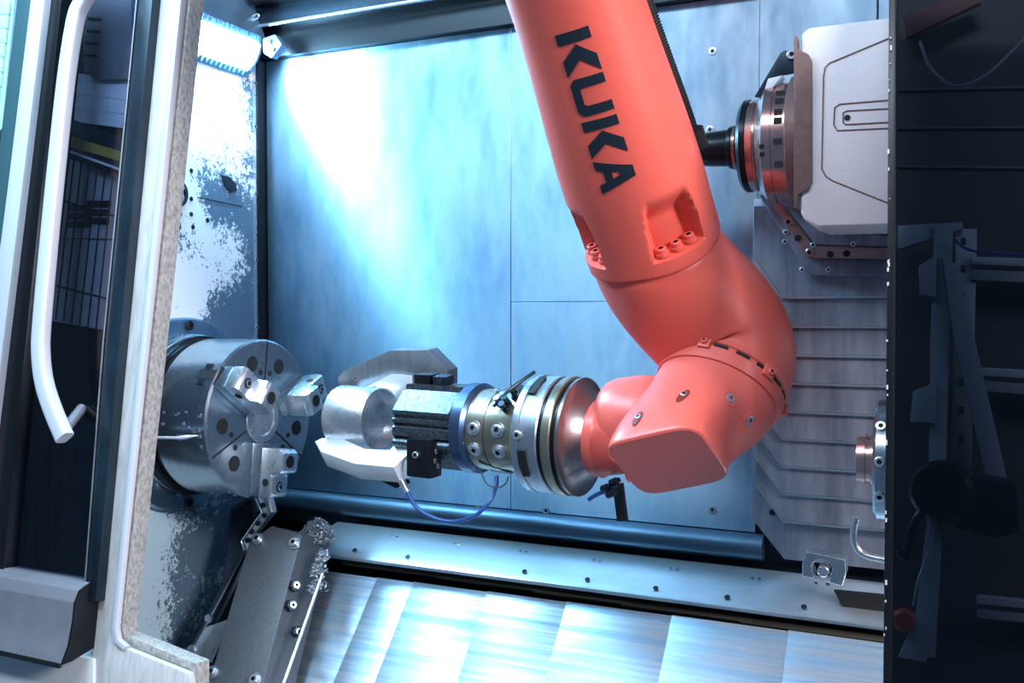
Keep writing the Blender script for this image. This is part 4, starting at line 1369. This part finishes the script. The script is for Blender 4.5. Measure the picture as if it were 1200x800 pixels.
for k in range(3):
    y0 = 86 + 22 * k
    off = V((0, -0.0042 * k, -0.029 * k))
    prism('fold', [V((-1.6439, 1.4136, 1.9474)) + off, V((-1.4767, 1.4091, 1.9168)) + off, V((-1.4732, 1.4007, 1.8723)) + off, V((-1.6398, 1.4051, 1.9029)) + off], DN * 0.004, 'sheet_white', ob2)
ob3 = thing('mirrored_beam', (-1.5325, 1.3615, 1.7402), 'dark beam with a yellow stripe mirrored in the left door glass', 'beam')
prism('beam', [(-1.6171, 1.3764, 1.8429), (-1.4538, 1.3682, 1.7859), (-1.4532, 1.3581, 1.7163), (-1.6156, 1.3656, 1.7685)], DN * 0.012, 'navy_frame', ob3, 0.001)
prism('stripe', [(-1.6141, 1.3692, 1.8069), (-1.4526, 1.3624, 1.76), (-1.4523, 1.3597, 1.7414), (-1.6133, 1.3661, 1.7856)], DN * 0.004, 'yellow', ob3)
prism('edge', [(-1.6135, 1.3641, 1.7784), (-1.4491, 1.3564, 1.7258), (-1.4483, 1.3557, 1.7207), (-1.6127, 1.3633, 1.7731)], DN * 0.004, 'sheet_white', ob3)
ob4 = thing('mirrored_fence', (-1.5191, 1.3137, 1.4101), 'wire mesh fence against a pale board mirrored in the left door glass', 'fence')
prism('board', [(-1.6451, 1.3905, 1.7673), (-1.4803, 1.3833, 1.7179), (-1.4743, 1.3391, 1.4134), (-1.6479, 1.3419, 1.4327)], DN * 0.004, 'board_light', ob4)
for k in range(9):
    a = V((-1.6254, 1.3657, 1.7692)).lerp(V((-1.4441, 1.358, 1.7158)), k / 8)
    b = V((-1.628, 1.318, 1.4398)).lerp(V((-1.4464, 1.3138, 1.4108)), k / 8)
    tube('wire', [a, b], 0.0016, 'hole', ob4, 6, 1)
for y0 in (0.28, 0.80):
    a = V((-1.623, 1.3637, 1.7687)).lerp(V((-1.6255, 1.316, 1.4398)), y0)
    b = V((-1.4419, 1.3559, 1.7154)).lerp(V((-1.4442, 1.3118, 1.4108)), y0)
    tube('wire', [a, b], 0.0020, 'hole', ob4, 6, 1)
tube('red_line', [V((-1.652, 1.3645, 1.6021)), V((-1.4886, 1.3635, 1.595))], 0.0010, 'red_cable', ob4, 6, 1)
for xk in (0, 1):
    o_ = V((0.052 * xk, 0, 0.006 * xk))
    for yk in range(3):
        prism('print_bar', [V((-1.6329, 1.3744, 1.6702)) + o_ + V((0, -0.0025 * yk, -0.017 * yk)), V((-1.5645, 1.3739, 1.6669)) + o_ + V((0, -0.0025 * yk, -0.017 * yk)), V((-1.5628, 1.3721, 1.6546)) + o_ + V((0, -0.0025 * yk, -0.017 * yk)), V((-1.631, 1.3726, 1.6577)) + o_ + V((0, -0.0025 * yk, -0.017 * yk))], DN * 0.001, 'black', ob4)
ob5 = thing('mirrored_mesh', (-1.5492, 1.2526, 0.9198), 'faint dark wire mesh mirrored low in the left door glass', 'fence')
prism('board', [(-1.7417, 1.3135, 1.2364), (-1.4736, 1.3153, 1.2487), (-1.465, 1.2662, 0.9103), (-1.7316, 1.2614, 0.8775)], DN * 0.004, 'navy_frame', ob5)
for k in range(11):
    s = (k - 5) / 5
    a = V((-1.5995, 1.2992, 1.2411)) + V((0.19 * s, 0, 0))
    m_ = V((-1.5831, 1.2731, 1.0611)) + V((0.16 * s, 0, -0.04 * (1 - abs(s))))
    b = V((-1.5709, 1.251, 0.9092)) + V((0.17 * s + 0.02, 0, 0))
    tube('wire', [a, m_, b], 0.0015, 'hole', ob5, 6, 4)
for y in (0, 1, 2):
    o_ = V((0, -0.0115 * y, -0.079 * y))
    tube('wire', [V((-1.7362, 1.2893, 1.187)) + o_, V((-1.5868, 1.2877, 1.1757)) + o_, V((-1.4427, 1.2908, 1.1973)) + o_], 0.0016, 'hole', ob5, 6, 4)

# chute below the left door
ch_ = thing('door_chute', (-1.3343, 1.0768, 0.88), 'grey curved sheet metal chute lip below the left door', 'chute')
xA, xB = -1.62, V((-1.3189, 1.1294, 0.967)).x
z0 = V((-1.399, 1.1313, 0.9801)).z
y0 = V((-1.399, 1.1313, 0.9801)).y
cprof = [(y0 + 0.035, z0 + 0.008), (y0 + 0.010, z0 + 0.010), (y0 - 0.012, z0 + 0.002), (y0 - 0.022, z0 - 0.016), (y0 - 0.026, z0 - 0.045), (y0 - 0.036, z0 - 0.085), (y0 - 0.050, z0 - 0.112)]
inner = [(a + 0.004, b - 0.002) for a, b in cprof]
prism('sheet', [(xA, a, b) for a, b in cprof] + [(xA, a, b) for a, b in reversed(inner)], (xB - xA, 0, 0), 'grey_sheet', ch_, 0.0008)
prism('end_plate', [(xB, a, b) for a, b in cprof] + [(xB, cprof[-1][0] + 0.02, cprof[-1][1]), (xB, cprof[0][0] + 0.05, cprof[-1][1] + 0.02), (xB, cprof[0][0] + 0.03, cprof[0][1])], (0.004, 0, 0), 'black_oxide', ch_, 0.0005)
prism('drip_edge', [(xA, cprof[-1][0] - 0.001, cprof[-1][1] + 0.003), (xA, cprof[-1][0] - 0.003, cprof[-1][1] - 0.005), (xA, cprof[-1][0] + 0.004, cprof[-1][1] - 0.005)], (xB - xA, 0, 0), 'black', ch_)
bp_ = structure(strip('wall_front_base', [(-1.6096, 1.1374, 0.8565), (-1.3086, 1.138, 0.8604)], [(-1.5974, 1.1084, 0.6568), (-1.2873, 1.1168, 0.7146)], DN * 0.05, 'base_white', None, 0.002), 'white machine front panel under the left door')

# ------------------------------------------------------------------ right door: dark glass, its reflections built as objects behind it
d2 = thing('door_2', (-0.0, 1.1776, 1.0231), 'dark glazed right machine door with chipped black edge', None, None, 'structure')
strip('edge_stile', [(-0.0691, 1.2963, 1.9113), (-0.0628, 1.2243, 1.4148), (-0.0586, 1.157, 0.9506)], [(-0.0601, 1.2961, 1.9098), (-0.0532, 1.2244, 1.4149), (-0.0494, 1.1573, 0.9522)], DN * 0.05, 'black_oxide', d2, 0.002)
strip('pane', [(-0.062, 1.3151, 1.9167), (-0.051, 1.1742, 0.9448)], [(0.1966, 1.3088, 1.8732), (0.1919, 1.1806, 0.9892)], DN * 0.006, 'dark_glass', d2)
strip('lining', [(-0.0753, 1.4544, 1.9672), (-0.0636, 1.2983, 0.89)], [(0.2267, 1.4471, 1.9164), (0.2208, 1.3058, 0.942)], DN * 0.01, 'black', d2)  # black backing added behind the mirrored shapes
for k in range(26):
    y = rnd.uniform(10, 790)
    base = V((-0.0678, 1.2845, 1.8433)).lerp(V((-0.0588, 1.1648, 1.0179)), y / 800)
    s = rnd.uniform(0.0004, 0.0011)
    obox('paint_chip', base + V((rnd.uniform(0.0005, 0.003), 0, 0)), (s, 0, 0), (0, 0.0012, 0), (0, 0, s * rnd.uniform(1, 3)), 'handle_white', d2)
structure(d2)


def dim_prism(root, name, pts, m='post_grey', th=0.012, bevel=0.001):
    return prism(name, pts, DN * th, m, root, bevel)


po = thing('mirrored_post', (-0.0002, 1.255, 1.0056), 'grey gusseted steel post mirrored in the dark right glass', 'post')
dim_prism(po, 'post', [(-0.0127, 1.3361, 1.5648), (0.0093, 1.336, 1.5639), (0.0044, 1.2894, 1.2428), (-0.0042, 1.2579, 1.0252), (-0.0332, 1.2569, 1.0189), (-0.0145, 1.2831, 1.1993), (-0.0156, 1.3141, 1.4129)])
dim_prism(po, 'gusset', [(-0.0309, 1.318, 1.5093), (-0.0091, 1.3202, 1.5242), (-0.0093, 1.3123, 1.4695), (-0.0283, 1.3128, 1.473)])
dim_prism(po, 'gusset', [(-0.0344, 1.295, 1.3502), (-0.0069, 1.2968, 1.3629), (-0.0081, 1.2893, 1.3108), (-0.0377, 1.2894, 1.3115)])
dim_prism(po, 'foot', [(-0.0466, 1.2474, 1.0222), (-0.0335, 1.2521, 1.0547), (-0.0162, 1.2534, 1.0632), (-0.0137, 1.2472, 1.021)])
dim_prism(po, 'top_bar', [(-0.0569, 1.3411, 1.5647), (0.0202, 1.3413, 1.5662), (0.0203, 1.34, 1.5573), (-0.0563, 1.3365, 1.533)])
br = thing('mirrored_brace', (0.0582, 1.2802, 1.2483), 'slanted grey brace leaning right of the steel post mirrored in dark glass', 'brace')
dim_prism(br, 'bar', [(-0.0031, 1.3199, 1.5218), (0.0147, 1.3182, 1.5105), (0.072, 1.2803, 1.2493), (0.0489, 1.2807, 1.2517), (0.012, 1.3042, 1.4135)])
pr_ = thing('mirrored_strip', (0.0239, 1.2994, 1.2426), 'perforated upright strip between post and brace mirrored in dark glass', 'rail')
dim_prism(pr_, 'strip', [(0.0125, 1.3502, 1.5584), (0.0373, 1.35, 1.5575), (0.0336, 1.3044, 1.2425), (0.0104, 1.3041, 1.2409)], 'rail_grey', 0.004)
for k in range(11):
    o_ = V((0, -0.0052 * k, -0.036 * k))
    dim_prism(pr_, 'hole', [V((0.0186, 1.347, 1.5469)) + o_, V((0.0245, 1.347, 1.5467)) + o_, V((0.0246, 1.3457, 1.5379)) + o_, V((0.0187, 1.3457, 1.5381)) + o_], 'hole', 0.001, 0)
for i, (ya, yb, lab) in enumerate(((300, 328, 'upper aluminium rail mirrored in the dark right glass'), (432, 458, 'middle aluminium rail beside the brace mirrored in dark glass'), (698, 722, 'lowest faint rail mirrored low in the dark right glass'))):
    rr_ = thing('mirrored_rail', (0.2, 1.3, 1.0), lab, 'rail', 'rails mirrored in the right glass')
    co = ([(0.0306, 1.3399, 1.5221), (0.1813, 1.3384, 1.512), (0.1812, 1.3339, 1.4809), (0.031, 1.3355, 1.4914)], [(0.0417, 1.3195, 1.3812), (0.1809, 1.3188, 1.3764), (0.1808, 1.3141, 1.3441), (0.042, 1.3151, 1.3514)], [(0.0415, 1.2789, 1.1016), (0.1801, 1.2794, 1.105), (0.18, 1.2755, 1.078), (0.0418, 1.2751, 1.0752)])[i]
    rr_.location = co[3]
    WLOC[rr_.name] = V(co[3])
    dim_prism(rr_, 'profile', co, 'rail_grey', 0.02, 0.002)
    a, b, c_, e = [V(q) for q in co]
    prism('channel', [a.lerp(e, .35) - DN * 0.002, b.lerp(c_, .35) - DN * 0.002, b.lerp(c_, .5) - DN * 0.002, a.lerp(e, .5) - DN * 0.002], DN * 0.003, 'black', rr_)
dv = thing('mirrored_device', (0.035, 1.2502, 1.1792), 'bulky black device mirrored in the middle of the dark right glass', 'device')
lathe('round_head', (0.0017, 1.2725, 1.2294), (-0.2, -1, 0.1), [(-0.03, 0.03), (-0.02, 0.038), (0.012, 0.038), (0.020, 0.032), (0.020, 0.020), (0.012, 0.018), (0.012, 0)], 'black_oxide', dv, 32)
prism('device_body', [(0.0043, 1.2604, 1.2496), (0.0435, 1.2611, 1.2544), (0.0817, 1.26, 1.2471), (0.0856, 1.252, 1.192), (0.0606, 1.2503, 1.1797), (0.0163, 1.2517, 1.1895), (0.0029, 1.2544, 1.2085)], DN * 0.04, 'black_oxide', dv, 0.005)
tube('cable', [(-0.0105, 1.2652, 1.2138), (-0.0296, 1.2617, 1.1893), (-0.0387, 1.2558, 1.1491), (-0.0467, 1.2572, 1.1587)], 0.006, 'black_oxide', dv, 10, 8)
tube('cable', [(-0.0104, 1.2681, 1.1994), (-0.0118, 1.2626, 1.1611), (-0.0247, 1.2564, 1.1186), (-0.03, 1.2519, 1.0873)], 0.0016, 'steel', dv, 8, 8)
kn = tag(lathe('mirrored_knob', (-0.0396, 1.2542, 1.0692), (0, -1, 0.1), [(0, 0.014), (0.012, 0.014), (0.016, 0.011), (0.016, 0)], 'red_cable', None, 20), 'dull red knob mirrored low in the dark right glass', 'knob')
bc = tag(tube('mirrored_cable', [(-0.0337, 1.3718, 1.8108), (-0.0208, 1.3665, 1.7744), (0.002, 1.3628, 1.7489), (0.0222, 1.3623, 1.7457), (0.0497, 1.3644, 1.7597), (0.0834, 1.3693, 1.794), (0.1071, 1.3738, 1.8245)], 0.0018, 'post_grey', None, 8, 8), 'thin cable mirrored sagging at the top of the dark right glass', 'cable')
bl = tag(tube('mirrored_blue_cable', [(0.0104, 1.323, 1.5433), (0.0262, 1.321, 1.5298), (0.0513, 1.3203, 1.5247), (0.0889, 1.3198, 1.5216), (0.1255, 1.3209, 1.529)], 0.0018, 'hose_blue', None, 8, 8), 'blue cable above the upper rail mirrored in dark glass', 'cable')

rbm = thing('mirrored_red_beam', (-0.0323, 1.3939, 1.8255), 'dull red slanted beam mirrored at the top of the dark right glass', 'beam')
prism('bar', [(-0.0562, 1.3982, 1.8549), (0.0293, 1.4019, 1.8807), (0.0396, 1.399, 1.8605), (-0.0514, 1.3936, 1.8232)], DN * 0.012, 'dull_red', rbm, 0.001)
for k, yk in enumerate((0, 1, 2)):
    o_ = V((0, -0.0078 * yk, -0.054 * yk))
    prism('mirrored_seam', [V((-0.0624, 1.4195, 1.7608)) + o_, V((0.1217, 1.4175, 1.7466)) + o_, V((0.1217, 1.4171, 1.7443)) + o_, V((-0.0624, 1.4192, 1.7584)) + o_], DN * 0.002, 'seam_dark', d2)

structure(strip('wall_front_left', [(-4.9829, 1.4225, 2.9195), (-4.1345, 1.0199, 0.1431)], [(-1.8041, 1.3335, 2.3058), (-1.6644, 1.0892, 0.6204)], DN * 0.04, 'base_white', None, 0.002), 'white machine fascia beyond the left door')
